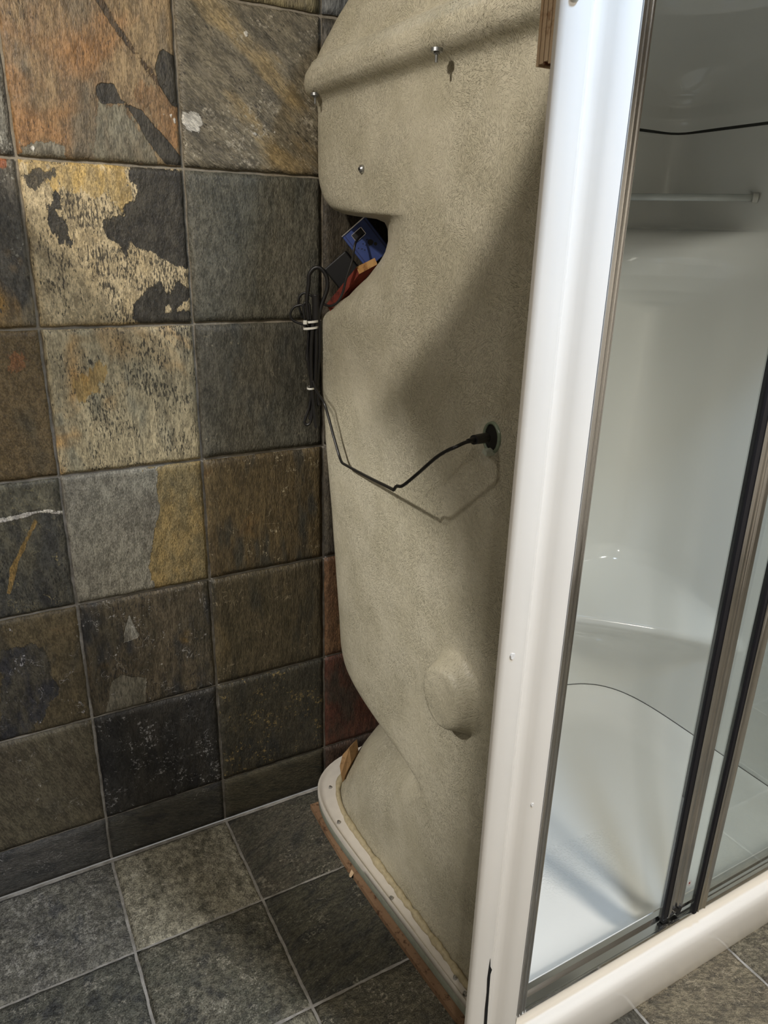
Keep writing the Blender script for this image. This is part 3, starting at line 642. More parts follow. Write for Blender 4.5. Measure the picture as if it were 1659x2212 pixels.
# seams: between liner and dome, liner and tray
def seam(name, n, off, z0, z1, mat):
    P = upath(n, .42, off, -0.90); m = len(P)
    return obj(name, [(x, y, z0) for x, y in P] + [(x, y, z1) for x, y in P], [(i, i + 1, m + i + 1, m + i) for i in range(m - 1)], mat, cabin, True)
seam('dome_joint', 20, -0.0062, 1.8165, 1.8235, M_SEAM)
seam('tray_joint', 4.0, -0.0090, 0.1465, 0.1505, M_SEAM)
# fascia closing the front of the dome above the doors
fv = []
for P, z in zip(drows, dzs): fv += [(P[0][0], YE, z), (P[-1][0], YE, z)]
obj('front_fascia', fv, [(2 * i, 2 * i + 1, 2 * i + 3, 2 * i + 2) for i in range(len(dzs) - 1)], M_FRAME, cabin)

# ---- front flange: the moulded white post, apron and header
FX0, FX1 = 0.158, 0.272
POST = [(0.158, -0.9235), (0.159, -0.9265), (0.166, -0.9300), (0.180, -0.9318), (0.196, -0.9310), (0.204, -0.9270), (0.210, -0.9205), (0.217, -0.9165), (0.225, -0.9170), (0.232, -0.9205),
        (0.239, -0.9255), (0.246, -0.9290), (0.256, -0.9308), (0.266, -0.9312), (0.2715, -0.9300), (0.2730, -0.9270)]
def post(name, mirror):
    fx = (lambda x: 2 * 0.7875 - x) if mirror else (lambda x: x)
    zs = [0.0, 0.22] + [0.3 + 0.1 * k for k in range(16)] + [1.93]
    fr = [(fx(x), y) for x, y in POST]; bk = [(fx(x), y + 0.005) for x, y in POST[::-1]]
    bk[-1] = (fx(POST[0][0]), POST[0][1] + 0.003)
    ring = fr + bk; n = len(ring); v = [(x, y, z) for z in zs for x, y in ring]
    fc = [(a * n + i, a * n + (i + 1) % n, (a + 1) * n + (i + 1) % n, (a + 1) * n + i) for a in range(len(zs) - 1) for i in range(n)]
    fc += [tuple(range(n)), tuple((len(zs) - 1) * n + i for i in range(n))]
    m = MB().add(v, fc); return m.build(name, M_FRAME, cabin, ang=50)
lp = post('front_post', False); tag(lp, 'tall white moulded post with a shallow groove')
post('front_post', True)
APRON = [(-0.930, 0.000), (-0.9355, 0.001), (-0.9385, 0.012), (-0.9430, 0.05), (-0.9450, 0.09), (-0.9440, 0.115), (-0.9405, 0.129), (-0.9345, 0.1365), (-0.9240, 0.1385), (-0.9150, 0.1420), (-0.9120, 0.150), (-0.9150, 0.163),
         (-0.9262, 0.182), (-0.9300, 0.188), (-0.9300, 0.1915), (-0.9250, 0.1925), (-0.8850, 0.1900), (-0.8800, 0.150), (-0.9100, 0.03), (-0.920, 0.0)]
ap = MB().extrude(APRON, lambda p, e: (FX1 + 0.0005 if e == 0 else 2 * 0.7875 - FX1 - 0.0005, p[0], p[1])).build('tray_apron', M_FRAME, cabin, ang=50)
HEAD = [(-0.931, 1.93), (-0.931, 1.90), (-0.92, 1.885), (-0.93, 1.87), (-0.93, 1.855), (-0.90, 1.855), (-0.90, 1.93)]
MB().extrude(HEAD, lambda p, e: (FX1 + 0.0005 if e == 0 else 2 * 0.7875 - FX1 - 0.0005, p[0], p[1])).build('header', M_FRAME, cabin, ang=40)

# damage on the post: the long crack, the chip and scuffs, a screw cap
def flat(name, pts, mat, parent, y=-0.9325, th=0.0006):
    n = len(pts); v = [(x, y, z) for x, z in pts] + [(x, y + th, z) for x, z in pts]
    return MB().add(v, [tuple(range(n)), tuple(range(2 * n - 1, n - 1, -1))] + [(i, (i + 1) % n, n + (i + 1) % n, n + i) for i in range(n)]).build(name, mat, parent)
crack = [(0.1925, 0.392), (0.1942, 0.372), (0.1985, 0.362), (0.1962, 0.352), (0.1972, 0.315), (0.1985, 0.27), (0.2005, 0.215), (0.2012, 0.15), (0.1962, 0.15), (0.1948, 0.19), (0.1938, 0.228), (0.1922, 0.27), (0.1925, 0.31), (0.1905, 0.345), (0.1912, 0.365)]
tag(flat('crack', crack, M_INK, lp, -0.9322), 'black jagged crack')
for (qx, qz, qr) in ((0.1760, 0.991, 0.0040), (0.2490, 0.696, 0.0028)):
    flat('chip', [(qx + qr * math.cos(k * 0.7) * (1 + 0.25 * math.sin(k * 2.3)), qz + qr * 1.3 * math.sin(k * 0.7) * (1 + 0.2 * math.cos(k * 1.7))) for k in range(9)], M_DAMAGE, lp, -0.9324 if qx < 0.2 else -0.9305, 0.0009)
MB().cyl((0.1735, -0.9308, 1.780), (0.1735, -0.9345, 1.780), 0.0065, 0.005, 20).build('screw_cap', M_TIE, lp, ang=40)

# plywood stiffener behind the post: separate veneers
ply = bpy.data.objects.new('plywood_stiffener', None); C.objects.link(ply); ply.parent = cabin
bpy.context.view_layer.update(); ply.matrix_parent_inverse = cabin.matrix_world.inverted()
tag(ply, 'laminated plywood strip clamped behind the post')
yy = -0.9205
for k, th in enumerate((0.0042, 0.0012, 0.0062, 0.0014, 0.0060, 0.0013, 0.0040)):
    o = MB().box((0.1795 + 0.0006 * (k % 2), yy + th / 2, 1.825), (0.0215 - 0.0008 * (k % 2), th / 2, 0.106 - 0.0015 * (k % 3))).build('veneer', M_PLYEDGE if k % 2 == 0 else M_PLYDARK, ply); yy += th

# ---- chrome: jamb strip beside the post, bottom track, top track
jamb = MB()
prof = [(0.2735, -0.9305), (0.2765, -0.9320), (0.2780, -0.9290), (0.2800, -0.9290), (0.2815, -0.9312), (0.2842, -0.9312), (0.2855, -0.9285), (0.2880, -0.9285), (0.2892, -0.9305), (0.2915, -0.9300), (0.2930, -0.905), (0.2735, -0.905)]
jamb.extrude(prof, lambda p, e: (p[0], p[1], 0.192 if e == 0 else 1.856))
tag(jamb.build('jamb_strip', M_CHROME, cabin, ang=25), 'ribbed chrome jamb strip')
MB().extrude([(2 * 0.7875 - x, y) for x, y in prof], lambda p, e: (p[0], p[1], 0.192 if e == 0 else 1.856)).build('jamb_strip', M_CHROME, cabin, ang=25)
TRK = [(-0.9305, 0.1920), (-0.9305, 0.1990), (-0.9290, 0.1990), (-0.9290, 0.1945), (-0.9265, 0.1945), (-0.9265, 0.1985), (-0.9250, 0.1985), (-0.9250, 0.1945), (-0.9060, 0.1950), (-0.9060, 0.2050), (-0.9040, 0.2050), (-0.9030, 0.1950), (-0.8900, 0.1950), (-0.8900, 0.1920)]
tag(MB().extrude(TRK, lambda p, e: (0.2935 if e == 0 else 2 * 0.7875 - 0.2935, p[0], p[1])).build('bottom_track', M_CHROME, cabin, ang=25), 'chrome bottom track')
MB().box((0.7875, -0.912, 1.848), (0.49, 0.017, 0.008), bev=0.002).build('top_track', M_CHROME, cabin)

# ---- tray
def closed_path(d, R, n, yf):
    """closed plan inset by d, superellipse corners at the back, small ones in front"""
    P = upath(n, R, -d, yf); out = list(P)
    xa, xb = P[0][0], P[-1][0]
    for i in range(1, 24): out.append((xb + (xa - xb) * i / 24, yf))
    return out
rings = [(0.008, 4.0, .42, 0.1485, -0.884), (0.013, 4.0, .42, 0.1478, -0.880), (0.022, 3.9, .42, 0.1440, -0.872), (0.034, 3.8, .42, 0.1330, -0.861), (0.046, 3.7, .41, 0.1180, -0.850), (0.058, 3.6, .40, 0.1040, -0.838), (0.072, 3.5, .39, 0.0930, -0.822),
         (0.090, 3.4, .38, 0.0860, -0.802), (0.112, 3.3, .36, 0.0830, -0.778), (0.135, 3.2, .34, 0.0835, -0.755), (0.165, 3.2, .32, 0.0830, -0.726), (0.205, 3.2, .28, 0.0815, -0.69), (0.26, 3, .23, 0.0800, -0.64), (0.33, 3, .16, 0.0785, -0.575)]
tv = []; grip = []
m = None
for dd, n, R, z, yf in rings:
    P = closed_path(dd, dd + max(0.05, 0.412 - 0.9 * dd), n, yf); m = len(P)
    for x, y in P:
        tv.append((x, y, z)); grip.append(max(0.0, 1.0 - math.hypot((x - 0.71) / 0.20, (y + 0.60) / 0.15)) if dd > 0.1 else 0.0)
tf = [(a * m + i, a * m + (i + 1) % m, (a + 1) * m + (i + 1) % m, (a + 1) * m + i) for a in range(len(rings) - 1) for i in range(m)]
tf.append(tuple((len(rings) - 1) * m + i for i in range(m)))
tray = obj('tray', tv, [q for q in tf], M_TRAY, cabin, True); put_attr(tray.data, 'grip', grip)
tag(tray, 'glossy white shower tray with a gripping floor')
# flange of the tray outside the shell, its raised lip and the raw skirt under it
def band(name, mat, prof, closed=False, ang=60):
    """sweeps (outward offset, z) points round the plan"""
    vs = []; rows = [upath(4.8, .42, o, -0.915, 1.0 + 0.8 * min(1, max(0, o / 0.055))) for o, z in prof]
    m = len(rows[0]); k = len(prof)
    for P, (o, z) in zip(rows, prof): vs += [(x, y, z) for x, y in P]
    fs = [(a * m + i, a * m + i + 1, ((a + 1) % k) * m + i + 1, ((a + 1) % k) * m + i) for a in range(k if closed else k - 1) for i in range(m - 1)]
    return autosmooth(obj(name, vs, fs, mat, cabin), ang)
tag(band('tray_flange', M_LEDGE, [(-0.004, 0.112), (0.014, 0.110), (0.038, 0.107), (0.0475, 0.108), (0.0500, 0.1125), (0.0535, 0.113), (0.0552, 0.109), (0.0552, 0.096), (0.051, 0.094)]), 'off-white flange with a raised lip round the tray')
band('tray_skirt', M_SKIRT, [(0.0535, 0.0965), (0.0535, 0.070), (0.046, 0.062), (0.020, 0.056), (0.010, 0.045), (0.006, 0.019)])
bead = MB(); P = upath(4.6, .42, 0.010, -0.915); q = np.random.RandomState(3)
pts = P[:NL + NC + 8]
bead.tube([(x, y, 0.113 + 0.0016 * q.uniform(-1, 1)) for x, y in pts], [max(0.003, 0.0078 + 0.0024 * math.sin(i * 0.9) * math.sin(i * 0.31) + 0.0012 * q.uniform(-1, 1)) for i in range(len(pts))], 8)
tag(bead.build('adhesive_bead', M_BEAD, cabin, True), 'lumpy cream adhesive bead along the shell foot')
for (sx, sy) in ((0.2270, -0.262), (0.2330, -0.53), (0.2545, -0.762), (0.2525, -0.800), (0.2620, -0.135)):
    s = MB().cyl((sx, sy, 0.108), (sx, sy, 0.1135), 0.0046, 0.0038, 14); s.cyl((sx, sy, 0.1135), (sx, sy, 0.1155), 0.003, 0.002, 12)
    s.build('flange_screw', M_STEEL, cabin, ang=40)

# ---- fixings on the shell
def screw_side(name, y, z, x):
    s = MB(); s.cyl((x + 0.002, y, z), (x - 0.0035, y, z), 0.0085, 0.0072, 22); s.cyl((x - 0.0035, y, z), (x - 0.0065, y, z), 0.0072, 0.004, 22)
    o = s.build(name, M_STEEL, cabin, ang=35); MB().cyl((x - 0.0060, y, z), (x - 0.0072, y, z), 0.0028, 0.0028, 6).build('hex_socket', M_INK, o); return o
screw_side('panel_screw', -0.292, 1.659, X0 + side_x(-0.292))
for (bx, by) in ((0.232, -0.574), (0.232, -0.136)):
    b = MB(); b.cyl((bx, by, 1.8015), (bx, by, 1.7965), 0.0088, 0.0088, 20); b.cyl((bx, by, 1.7965), (bx, by, 1.7935), 0.0046, 0.0046, 6); b.cyl((bx, by, 1.7935), (bx, by, 1.783), 0.0024, 0.0024, 12)
    b.build('rim_bolt', M_BOLT, cabin, ang=30)
hx = X0 + side_x(HOLE[0])
g = MB(); n = 28
for k in range(n):
    a0, a1 = 2 * math.pi * k / n, 2 * math.pi * (k + 1) / n
    def rp(a, rad, x): return (x, HOLE[0] + math.cos(a) * rad * 0.92, HOLE[1] + math.sin(a) * rad * 1.12)
    g.add([rp(a0, 0.0235, hx + 0.001), rp(a1, 0.0235, hx + 0.001), rp(a1, 0.0225, hx - 0.004), rp(a0, 0.0225, hx - 0.004), rp(a0, 0.0195, hx - 0.004), rp(a1, 0.0195, hx - 0.004), rp(a1, 0.0190, hx + 0.0005), rp(a0, 0.0190, hx + 0.0005)],
          [(0, 1, 2, 3), (3, 2, 5, 4), (4, 5, 6, 7)])
grom = g.build('cable_grommet', plain('greenish_clear_plastic', srgb(120, 132, 112), 0.2), cabin, True)
MB().cyl((hx - 0.0012, HOLE[0], HOLE[1]), (hx - 0.0002, HOLE[0], HOLE[1]), 0.0205, 0.0205, 28).build('opening', M_INK, grom)
MB().box((hx - 0.008, HOLE[0] - 0.004, HOLE[1] - 0.022), (0.008, 0.006, 0.0035), Matrix.Rotation(0.3, 3, 'X')).build('clip', M_SKIRT, grom)

# ---- shelf rod in the back right corner
ra, rb = Vector((X1 - 0.262, Y0 - 0.006, 1.655)), Vector((X1 - 0.008, -0.352, 1.655))
rod = MB().tube([ra, rb], 0.0085, 18).build('towel_rod', M_ROD, cabin, True)
for e, s in ((ra, 1), (rb, -1)):
    dr = (rb - ra).normalized() * s
    MB().cyl(e - dr * 0.002, e + dr * 0.010, 0.0125, 0.011, 20).build('rod_cap', M_TIE, rod, ang=40)
# ---- sliding door (pushed open) and the fixed pane in front of it
def door(name, label, xl, seal_w, prof_w, yf, yb, z0, z1, glass_to, ribs, lean):
    root = bpy.data.objects.new(name, None); C.objects.link(root); root.parent = cabin
    bpy.context.view_layer.update(); root.matrix_parent_inverse = cabin.matrix_world.inverted()
    tag(root, label)
    root.location = (0, 0, 0)
    xs = xl + seal_w; xr = xs + prof_w
    ks = lambda x, z: (x - lean * (z - z0))
    def ex(prof, name2, mat, a=z0, b=z1, ang=25):
        m2 = MB().extrude(prof, lambda p, e: (ks(p[0], a if e == 0 else b), p[1], a if e == 0 else b))
        return m2.build(name2, mat, root, ang=ang)
    ex([(xl, yf + 0.003), (xl + 0.002, yf + 0.0005), (xs, yf + 0.0005), (xs, yb), (xl, yb)], 'seal', M_RUBBER, z0 - 0.004)
    ex([(xl - 0.0035, yb - 0.004), (xl - 0.0005, yb - 0.006), (xl - 0.0005, yb), (xl - 0.0035, yb)], 'seal_lip', M_GLASS)
    pr = [(xs + 0.0003, yb), (xs + 0.0003, yf - 0.001), (xs + 0.002, yf - 0.0025)]
    for k in range(ribs):
        a = xs + 0.003 + (prof_w - 0.006) * k / ribs; b = xs + 0.003 + (prof_w - 0.006) * (k + 1) / ribs; w = b - a
        dp = 0.0012 + 0.0016 * ((k * 7 + 3) % 3) / 2
        pr += [(a + w * 0.1, yf + dp * 0.3), (a + w * 0.35, yf + dp), (a + w * 0.65, yf + dp * 0.9), (a + w * 0.9, yf - dp * 0.4)]
    pr += [(xr - 0.002, yf - 0.0028), (xr, yf - 0.001), (xr, yb)]
    ex(pr, 'profile', M_ALU)
    ym = (yf + yb) / 2
    m2 = MB().add([(ks(xr - 0.002, z0 + 0.006), ym - 0.002, z0 + 0.006), (glass_to, ym - 0.002, z0 + 0.006), (glass_to, ym - 0.002, z1), (ks(xr - 0.002, z1), ym - 0.002, z1),
                   (ks(xr - 0.002, z0 + 0.006), ym + 0.002, z0 + 0.006), (glass_to, ym + 0.002, z0 + 0.006), (glass_to, ym + 0.002, z1), (ks(xr - 0.002, z1), ym + 0.002, z1)],
                  [(0, 1, 2, 3), (7, 6, 5, 4), (0, 4, 5, 1), (2, 6, 7, 3), (1, 5, 6, 2), (0, 3, 7, 4)])
    m2.build('glass_pane', M_GLASS, root)
    MB().box(((xr + glass_to) / 2, ym, z0 + 0.004), ((glass_to - xr) / 2, 0.004, 0.005), bev=0.001).build('bottom_rail', M_ALU, root)
    return root, ym
d1, ym1 = door('sliding_door', 'clear glass sliding door pushed open, ribbed chrome edge and black seal', 0.669, 0.0135, 0.040, -0.9195, -0.9075, 0.2080, 1.843, 1.255, 5, 0.016)
ft = MB(); ft.box((0.6755, -0.9150, 0.2015), (0.0062, 0.0055, 0.0050), bev=0.002)
ft.box((0.7145, -0.9165, 0.2125), (0.0070, 0.006, 0.0100), Matrix.Rotation(0.25, 3, 'Y'), 0.002); ft.box((0.7025, -0.9165, 0.2205), (0.0042, 0.006, 0.0110), Matrix.Rotation(-0.75, 3, 'Y'), 0.0015); ft.box((0.694, -0.9160, 0.2105), (0.0075, 0.005, 0.003), Matrix.Rotation(-0.2, 3, 'Y'), 0.001)
tag(ft.build('guide_foot', M_BLACK, d1), 'black plastic guide foot')
st = bpy.data.objects.new('safety_sticker', None)
ring = MB(); n = 32
for k in range(n):
    if 5 <= k <= 7 or 21 <= k <= 23: continue
    a0, a1 = 2 * math.pi * k / n, 2 * math.pi * (k + 1) / n
    ring.add([(0.7385 + math.cos(a) * r * 0.62, ym1 - 0.0026, 0.272 + math.sin(a) * r) for a, r in ((a0, 0.0082), (a1, 0.0082), (a1, 0.0073), (a0, 0.0073))], [(0, 1, 2, 3)])
for (cx, cz) in ((-0.0012, 0.0014), (0.0010, 0.0020), (-0.0009, -0.0016), (0.0012, -0.0012), (0, 0)):
    ring.add([(0.7385 + cx + a * 0.0012, ym1 - 0.0026, 0.272 + cz + b * 0.0015) for a, b in ((-1, -1), (1, -0.8), (0.9, 1), (-1, 0.9))], [(0, 1, 2, 3)])
tag(ring.build('safety_mark', M_RED, d1), 'small red safety glass mark')
d2, _ = door('fixed_pane', 'fixed clear glass pane with narrow chrome edge and black seal', 0.7480, 0.0095, 0.0245, -0.9345, -0.9235, 0.1990, 1.843, 1.283, 1, 0.004)

# ------------------------------------------------------------------ board under the tray
bp = MB(); q = np.random.RandomState(5)
prof = [(0.2265, -0.076), (0.222, -0.20), (0.2215, -0.33), (0.2285, -0.335), (0.2290, -0.350), (0.2245, -0.355), (0.2300, -0.50), (0.2400, -0.66), (0.2500, -0.80), (0.2560, -0.885), (1.31, -0.885), (1.33, -0.076)]
nn = len(prof); v = [(x, y, 0.0045) for x, y in prof] + [(x, y, 0.0185) for x, y in prof]
base = bp.add(v, [tuple(range(nn - 1, -1, -1)), tuple(range(nn, 2 * nn))] + [(i, (i + 1) % nn, nn + (i + 1) % nn, nn + i) for i in range(nn)]).build('base_board', M_PLY)
tag(base, 'stained brown chipboard sheet on the floor under the shower tray', 'board')
MB().add([(0.221, -0.338, 0.006), (0.2175, -0.346, 0.0065), (0.2285, -0.350, 0.018), (0.2285, -0.336, 0.018), (0.2195, -0.352, 0.010)], [(0, 1, 2, 3), (1, 4, 2)]).build('splinter', M_PLYEDGE, base)

# ------------------------------------------------------------------ torn fibreboard chip wedged at the foot
cp = MB(); fr = [(0.2740, -0.170, 0.2040), (0.2815, -0.172, 0.240), (0.2960, -0.183, 0.2640), (0.3030, -0.181, 0.213), (0.2900, -0.172, 0.170), (0.2830, -0.170, 0.146), (0.2770, -0.172, 0.176)]
bk = [(x + 0.034, y + 0.022, z + 0.002) for x, y, z in fr]; n = len(fr)
cp.add(fr + bk, [tuple(range(n)), tuple(range(2 * n - 1, n - 1, -1))] + [(i, (i + 1) % n, n + (i + 1) % n, n + i) for i in range(n)])
tag(cp.build('fibreboard_scrap', M_CHIP), 'torn tan fibreboard scrap wedged between the shower foot and the wall', 'scrap')

# ------------------------------------------------------------------ things in the upper notch
hv = Vector((M[2][0], M[2][1], 0)).normalized(); rt = Vector((hv.y, -hv.x, 0)); up = Vector((0, 0, 1))
def frame_box(c, roll, size, yaw=0.0):
    """box facing the room: local x right, y into the corner, z up, rolled in its face"""
    R = Matrix((rt, hv, up)).transposed()
    return R @ Matrix.Rotation(yaw, 3, 'Z') @ Matrix.Rotation(roll, 3, 'Y')
pc = Vector((0.3545, -0.1265, 1.5290)); Rb = frame_box(pc, -0.705, None)
psu = thing('power_supply', 'blue anodised power supply box lodged in the notch of the shower shell', 'power supply', pc)
def loc(p): return pc + Rb @ Vector(p)
w2, h2, dp = 0.0330, 0.0430, 0.075
MB().box(loc((0, dp / 2, 0)), (w2, dp / 2, h2), Rb, 0.0015).build('case', M_BLUE, psu)
MB().box(loc((0, -0.0008, h2 + 0.0003)), (w2, 0.0018, 0.0011), Rb).build('edge_trim', M_SILVER, psu)
for sx in (-1, 1):
    MB().box(loc((sx * (w2 - 0.006), -0.0004, 0)), (0.0008, 0.0008, h2 * 0.97), Rb).build('groove', plain('dark_blue_groove', srgb(24, 34, 84), 0.5), psu)
for (a, b, rr) in ((0.008, -0.004, 0.0062), (0.0145, -0.0135, 0.0036)):
    MB().cyl(loc((a, 0.001, b)), loc((a, -0.0012, b)), rr, rr, 20).build('jack', M_INK, psu)
sk = MB(); sk.box(loc((-0.002, -0.0010, 0.024)), (0.0125, 0.0012, 0.0075), Rb, 0.0005); so = sk.build('socket', M_INK, psu)
pr = MB()
for a, b, c, e in ((-0.0135, 0.0325, 0.012, 0.0006), (-0.0135, 0.0155, 0.012, 0.0006)): pr.box(loc((a + 0.0115, -0.0024, b)), (c, 0.0004, e), Rb)
pr.box(loc((0.0115, -0.0024, 0.024)), (0.0006, 0.0004, 0.0085), Rb); pr.box(loc((-0.015, -0.0024, 0.024)), (0.0006, 0.0004, 0.0085), Rb)
pr.build('socket_outline', M_SILVER, so)
tx = MB()
for k in range(9): tx.box(loc((-0.020 + 0.0042 * k + 0.001 * (k % 2), -0.0007, 0.003 - 0.006 * (k % 3) + 0.001 * k * 0.3)), (0.0013, 0.0004, 0.0006), Rb)
tx.build('printed_marks', M_INK, psu)

bc = Vector((0.3370, -0.0900, 1.4500)); Rk = frame_box(bc, -0.705, None)
ad = MB().box(bc, (0.0310, 0.020, 0.0560), Rk, 0.003).build('adapter_box', plain('dark_casing', srgb(15, 15, 15), 0.5, 0, 0.35))
tag(ad, 'black plastic adapter box below the blue power supply', 'adapter')
brd = thing('wood_batten', 'red-stained wooden batten wedged in the shell notch under the power supply', 'batten', (0.30, -0.145, 1.43))
bf = [(0.3129, -0.1623, 1.4811), (0.3182, -0.1653, 1.4672), (0.2660, -0.1340, 1.3874), (0.2574, -0.1290, 1.4028)]
bb = [(0.3568, -0.160, 1.4993), (0.3622, -0.163, 1.4864), (0.3008, -0.1180, 1.3954), (0.2919, -0.1130, 1.4147)]
MB().add(bf + bb, [(0, 1, 2, 3), (4, 7, 6, 5), (0, 3, 7, 4), (1, 5, 6, 2), (3, 2, 6, 7), (0, 4, 5, 1)]).build('batten_face', M_REDWOOD, brd)
o_ = Vector((0.0006, -0.0006, 0.0008))
ec = [Vector(p) for p in (bf[0], bf[1], bb[1], bb[0])]
MB().add([p + o_ for p in ec] + [p - o_ * 0.2 for p in ec], [(0, 1, 2, 3), (7, 6, 5, 4), (0, 4, 5, 1), (1, 5, 6, 2), (2, 6, 7, 3), (3, 7, 4, 0)]).build('sawn_end', M_ENDGRAIN, brd)

# ------------------------------------------------------------------ cable bundle and lead
cb = thing('cable_bundle', 'coiled black cable bundle tied with white zip ties, lead running to the shell grommet', 'cable', (0.245, -0.088, 1.36))
def shift(p, dx, dy): return [(x + dx, y + dy, z) for x, y, z in p]
LOOPS = dict(
 bigloop=([(0.241, -0.0846, 1.3675), (0.2378, -0.0828, 1.407), (0.2417, -0.085, 1.446), (0.2427, -0.0856, 1.4633), (0.2525, -0.0911, 1.4769), (0.2647, -0.098, 1.4763), (0.2751, -0.1039, 1.4594), (0.276, -0.1043, 1.4353), (0.2661, -0.0988, 1.4028), (0.2540, -0.0937, 1.3579)], 0.0042),
 loop2=([(0.2373, -0.0826, 1.3574), (0.2123, -0.0685, 1.3666), (0.2063, -0.0651, 1.3804), (0.2128, -0.0687, 1.3944), (0.2235, -0.0748, 1.3997), (0.2306, -0.0788, 1.3969), (0.2338, -0.0806, 1.3673), (0.2372, -0.0825, 1.3523)], 0.0026),
 loop4=([(0.2338, -0.0806, 1.3673), (0.2305, -0.0787, 1.392), (0.2342, -0.0808, 1.4049), (0.2422, -0.0853, 1.4012), (0.2445, -0.0866, 1.3676)], 0.0026),
 stub=([(0.2498, -0.0896, 1.3577), (0.2501, -0.0898, 1.3975), (0.2494, -0.0894, 1.4229)], 0.0090),
 strand1=([(0.2374, -0.0826, 1.3674), (0.2331, -0.0802, 1.3066), (0.2362, -0.082, 1.2549), (0.2396, -0.0839, 1.2213), (0.2355, -0.0815, 1.1805), (0.2277, -0.0772, 1.1531), (0.2248, -0.0755, 1.1421), (0.2294, -0.0781, 1.1356), (0.237, -0.0824, 1.1424), (0.241, -0.0846, 1.1698), (0.2414, -0.0849, 1.2213)], 0.0031),
 strand2=([(0.2445, -0.0866, 1.3676), (0.2403, -0.0843, 1.2965), (0.2414, -0.0849, 1.2213), (0.2448, -0.0868, 1.1808), (0.2480, -0.0880, 1.1428), (0.2500, -0.0890, 1.132)], 0.0042),
 strand3=([(0.2500, -0.0907, 1.3678), (0.2490, -0.0914, 1.2969), (0.2460, -0.088, 1.2215), (0.2480, -0.0889, 1.1702), (0.2500, -0.0899, 1.132)], 0.0042),
 strand4=([(0.241, -0.0846, 1.3675), (0.2376, -0.0827, 1.2965), (0.2381, -0.083, 1.255), (0.2396, -0.0839, 1.2213), (0.2391, -0.0836, 1.1698), (0.2352, -0.0814, 1.1479)], 0.0042),
 strand5=([(0.2481, -0.0887, 1.3677), (0.2456, -0.0883, 1.2967), (0.2442, -0.0865, 1.2214), (0.2460, -0.0873, 1.17), (0.2490, -0.088, 1.1431)], 0.0042),
)
LOOPS['strand6'] = ([(0.2553, -0.0927, 1.3679), (0.2550, -0.0935, 1.297), (0.2488, -0.0891, 1.2216), (0.2540, -0.0931, 1.1811)], 0.0044)
for nm, (pp, rad) in LOOPS.items():
    nm2 = 'plug_body' if nm == 'stub' else ('cable_loop' if 'loop' in nm else 'cable_strand')
    dy = {'strand2': 0.010, 'strand3': 0.004, 'strand5': -0.006, 'strand4': -0.004}.get(nm, 0.0)
    off = Vector((rt.x, rt.y, 0)) * (0.004 if 'strand' in nm or nm == 'stub' else -0.002) - Vector((hv.x, hv.y, 0)) * 0.030
    pp = [(x + off.x - hv.x * dy, y + off.y - hv.y * dy, z) for x, y, z in pp]
    MB().tube(spline(pp, 8), rad, 10).build(nm2, M_CABLE, cb, True)
feed = [(0.3400, -0.1350, 1.5454), (0.3050, -0.1730, 1.5300), (0.2959, -0.1740, 1.4923), (0.2859, -0.1690, 1.4596), (0.2800, -0.1650, 1.4312), (0.2720, -0.1600, 1.4121), (0.2640, -0.150, 1.4024), (0.2570, -0.135, 1.4012), (0.2480, -0.112, 1.408), (0.2380, -0.092, 1.419), (0.2270, -0.080, 1.4235), (0.2180, -0.0745, 1.4145), (0.2165, -0.0735, 1.3968), (0.2240, -0.078, 1.37)]
MB().tube(spline(feed, 8), 0.0026, 10).build('power_lead', M_CABLE, cb, True)
lead = [(0.2420, -0.0880, 1.3578), (0.2330, -0.0850, 1.3171), (0.2290, -0.0860, 1.2862), (0.2290, -0.1050, 1.2551), (0.2250, -0.145, 1.222), (0.222, -0.1911, 1.2052), (0.225, -0.2059, 1.1806), (0.228, -0.2276, 1.1392), (0.229, -0.2488, 1.1083), (0.2285, -0.2600, 1.0968), (0.2255, -0.2760, 1.0915), (0.222, -0.2996, 1.093), (0.195, -0.443, 1.1138), (0.17, -0.5604, 1.1341), (0.1615, -0.6040, 1.1412),
        (0.160, -0.6115, 1.1428), (0.16, -0.6210, 1.1520), (0.16, -0.6404, 1.1588), (0.165, -0.6741, 1.187), (0.17, -0.7177, 1.225), (0.175, -0.7407, 1.2421), (0.182, -0.7541, 1.2512), (0.2, -0.7519, 1.2551), (0.222, -0.7441, 1.2553)]
MB().tube(spline(lead, 6), 0.0029, 10).build('lead', M_CABLE, cb, True)
MB().tube(spline([(0.1742, -0.7370, 1.2395), (0.1785, -0.7478, 1.2470), (0.1822, -0.7541, 1.2513)], 4), 0.00305, 10).build('lead_label', M_TIE, cb, True)
pg = MB(); pg.cyl((0.222, -0.7440, 1.2553), (0.206, -0.7500, 1.2560), 0.0045, 0.0036, 14); pg.cyl((0.256, -0.7290, 1.2510), (0.221, -0.7445, 1.2553), 0.0082, 0.0075, 18)
tag(pg.build('jack_plug', M_BLACK, cb, ang=40), 'black cylindrical plug entering the grommet')
o12 = Vector((-rt.x, -rt.y, 0)) * 0.003 - Vector((hv.x, hv.y, 0)) * 0.030
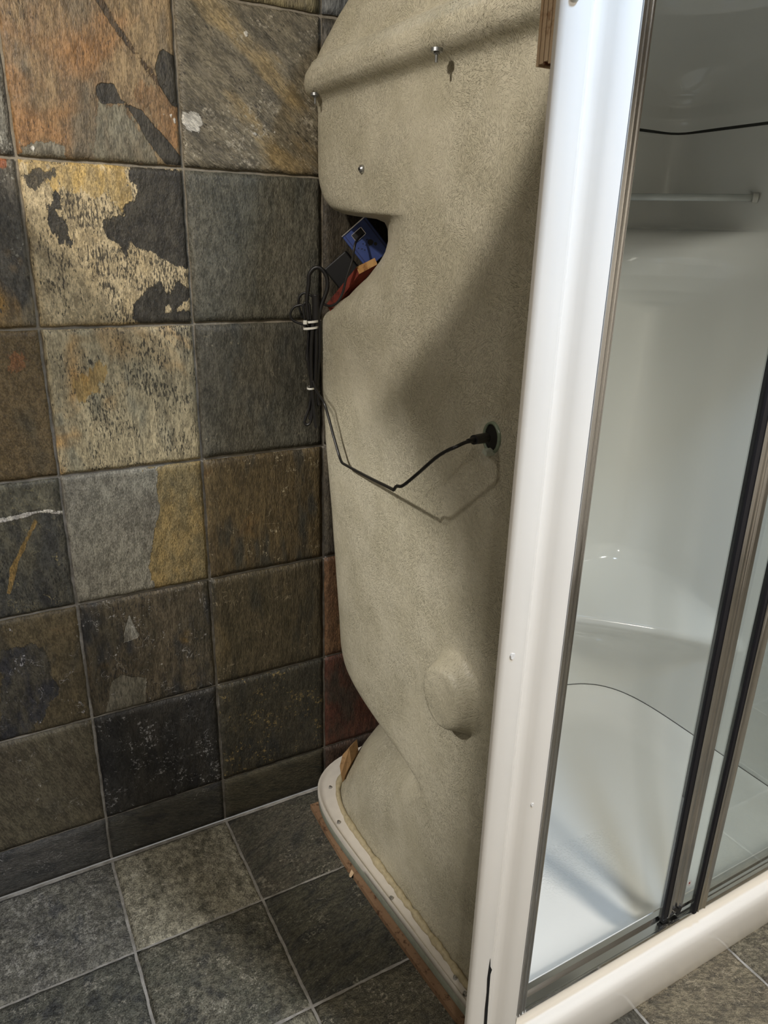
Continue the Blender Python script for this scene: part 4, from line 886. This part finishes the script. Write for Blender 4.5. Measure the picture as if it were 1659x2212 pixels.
for (pa, pb, hgt) in (((0.2338, -0.0806, 1.3653), (0.2560, -0.0940, 1.3680), 0.0024), ((0.2290, -0.0780, 1.3511), (0.2560, -0.0930, 1.3549), 0.0024), ((0.2341, -0.0807, 1.2211), (0.2490, -0.0895, 1.2216), 0.0020)):
    pa, pb = Vector(pa) + o12, Vector(pb) + o12; c = (pa + pb) / 2 + Vector((rt.x, rt.y, 0)) * 0.004; w = (pb - pa) * 0.56
    z = MB(); N = 28; vv = []
    dpt = Vector((hv.x, hv.y, 0)) * max(0.0165, w.length * 0.95)
    for rr in (1.0, 0.92):
        for s in (-1, 1):
            for k in range(N):
                an = 2 * math.pi * k / N; vv.append(c + w * math.cos(an) * rr + dpt * math.sin(an) * rr + Vector((0, 0, s * hgt)))
    fcs = []
    for k in range(N):
        k2 = (k + 1) % N
        fcs += [(k, k2, N + k2, N + k), (2 * N + k, 3 * N + k, 3 * N + k2, 2 * N + k2), (k, 2 * N + k, 2 * N + k2, k2), (N + k, N + k2, 3 * N + k2, 3 * N + k)]
    z.add(vv, fcs)
    tie = z.build('zip_tie', M_TIE, cb, ang=40)
    if hgt > 0.0022 and pa.z > 1.36: MB().box(pa + (pb - pa) * 0.12 - dpt * 0.95, (0.004, 0.004, 0.0042), Matrix((rt, hv, up)).transposed(), 0.0008).build('tie_head', M_TIE, tie)

# ------------------------------------------------------------------ lamps in the ceiling, the two spots being added
for p, col, w, dia, lab in DOWNLIGHTS:
    k_ = dia / 2 + 0.002
    t = thing('downlight', lab, 'lamp', p, 'ceiling downlights')
    g = MB(); n = 32
    for k in range(n):
        a0, a1 = 2 * math.pi * k / n, 2 * math.pi * (k + 1) / n
        pr = ((k_ + 0.009, 0.0), (k_ + 0.007, -0.006), (k_ + 0.001, -0.007), (k_, -0.001))
        for (r0, z0), (r1, z1) in zip(pr[:-1], pr[1:]):
            g.add([(p[0] + math.cos(a) * r, p[1] + math.sin(a) * r, CEIL + z) for a, r, z in ((a0, r0, z0), (a1, r0, z0), (a1, r1, z1), (a0, r1, z1))], [(0, 1, 2, 3)])
    g.build('trim_ring', M_CHROME, t, True)
    MB().cyl((p[0], p[1], CEIL - 0.0025), (p[0], p[1], CEIL - 0.0005), k_, k_, 32).build('lens', emis('lamp_lens', (col[0], col[1], col[2], 1), 12.0), t)
for q_ in ADDED_SPOTS:  # fixtures for the spots added to shape the shade
    sv = Vector(q_['pos']); dv = (Vector(q_['aim']) - sv).normalized()
    t = thing('added_spotlight', q_['label'], 'lamp', (sv.x, sv.y, CEIL), 'added ceiling spotlights')
    MB().cyl((sv.x, sv.y, CEIL), (sv.x, sv.y, CEIL - 0.02), 0.045, 0.043, 28).build('mount', M_CHROME, t, ang=40)
    MB().cyl((sv.x, sv.y, CEIL - 0.02), tuple(sv - dv * 0.075), 0.006, 0.006, 12).build('arm', M_CHROME, t)
    b = sv - dv * 0.085; e = sv - dv * 0.012
    MB().cyl(tuple(b), tuple(e), 0.028, 0.040, 28).build('housing', M_CHROME, t, ang=40)
    MB().cyl(tuple(e - dv * 0.002), tuple(e + dv * 0.0008), 0.034, 0.034, 28).build('lens', emis('added_spot_lens', (1.0, 0.9, 0.76, 1), 12.0), t)
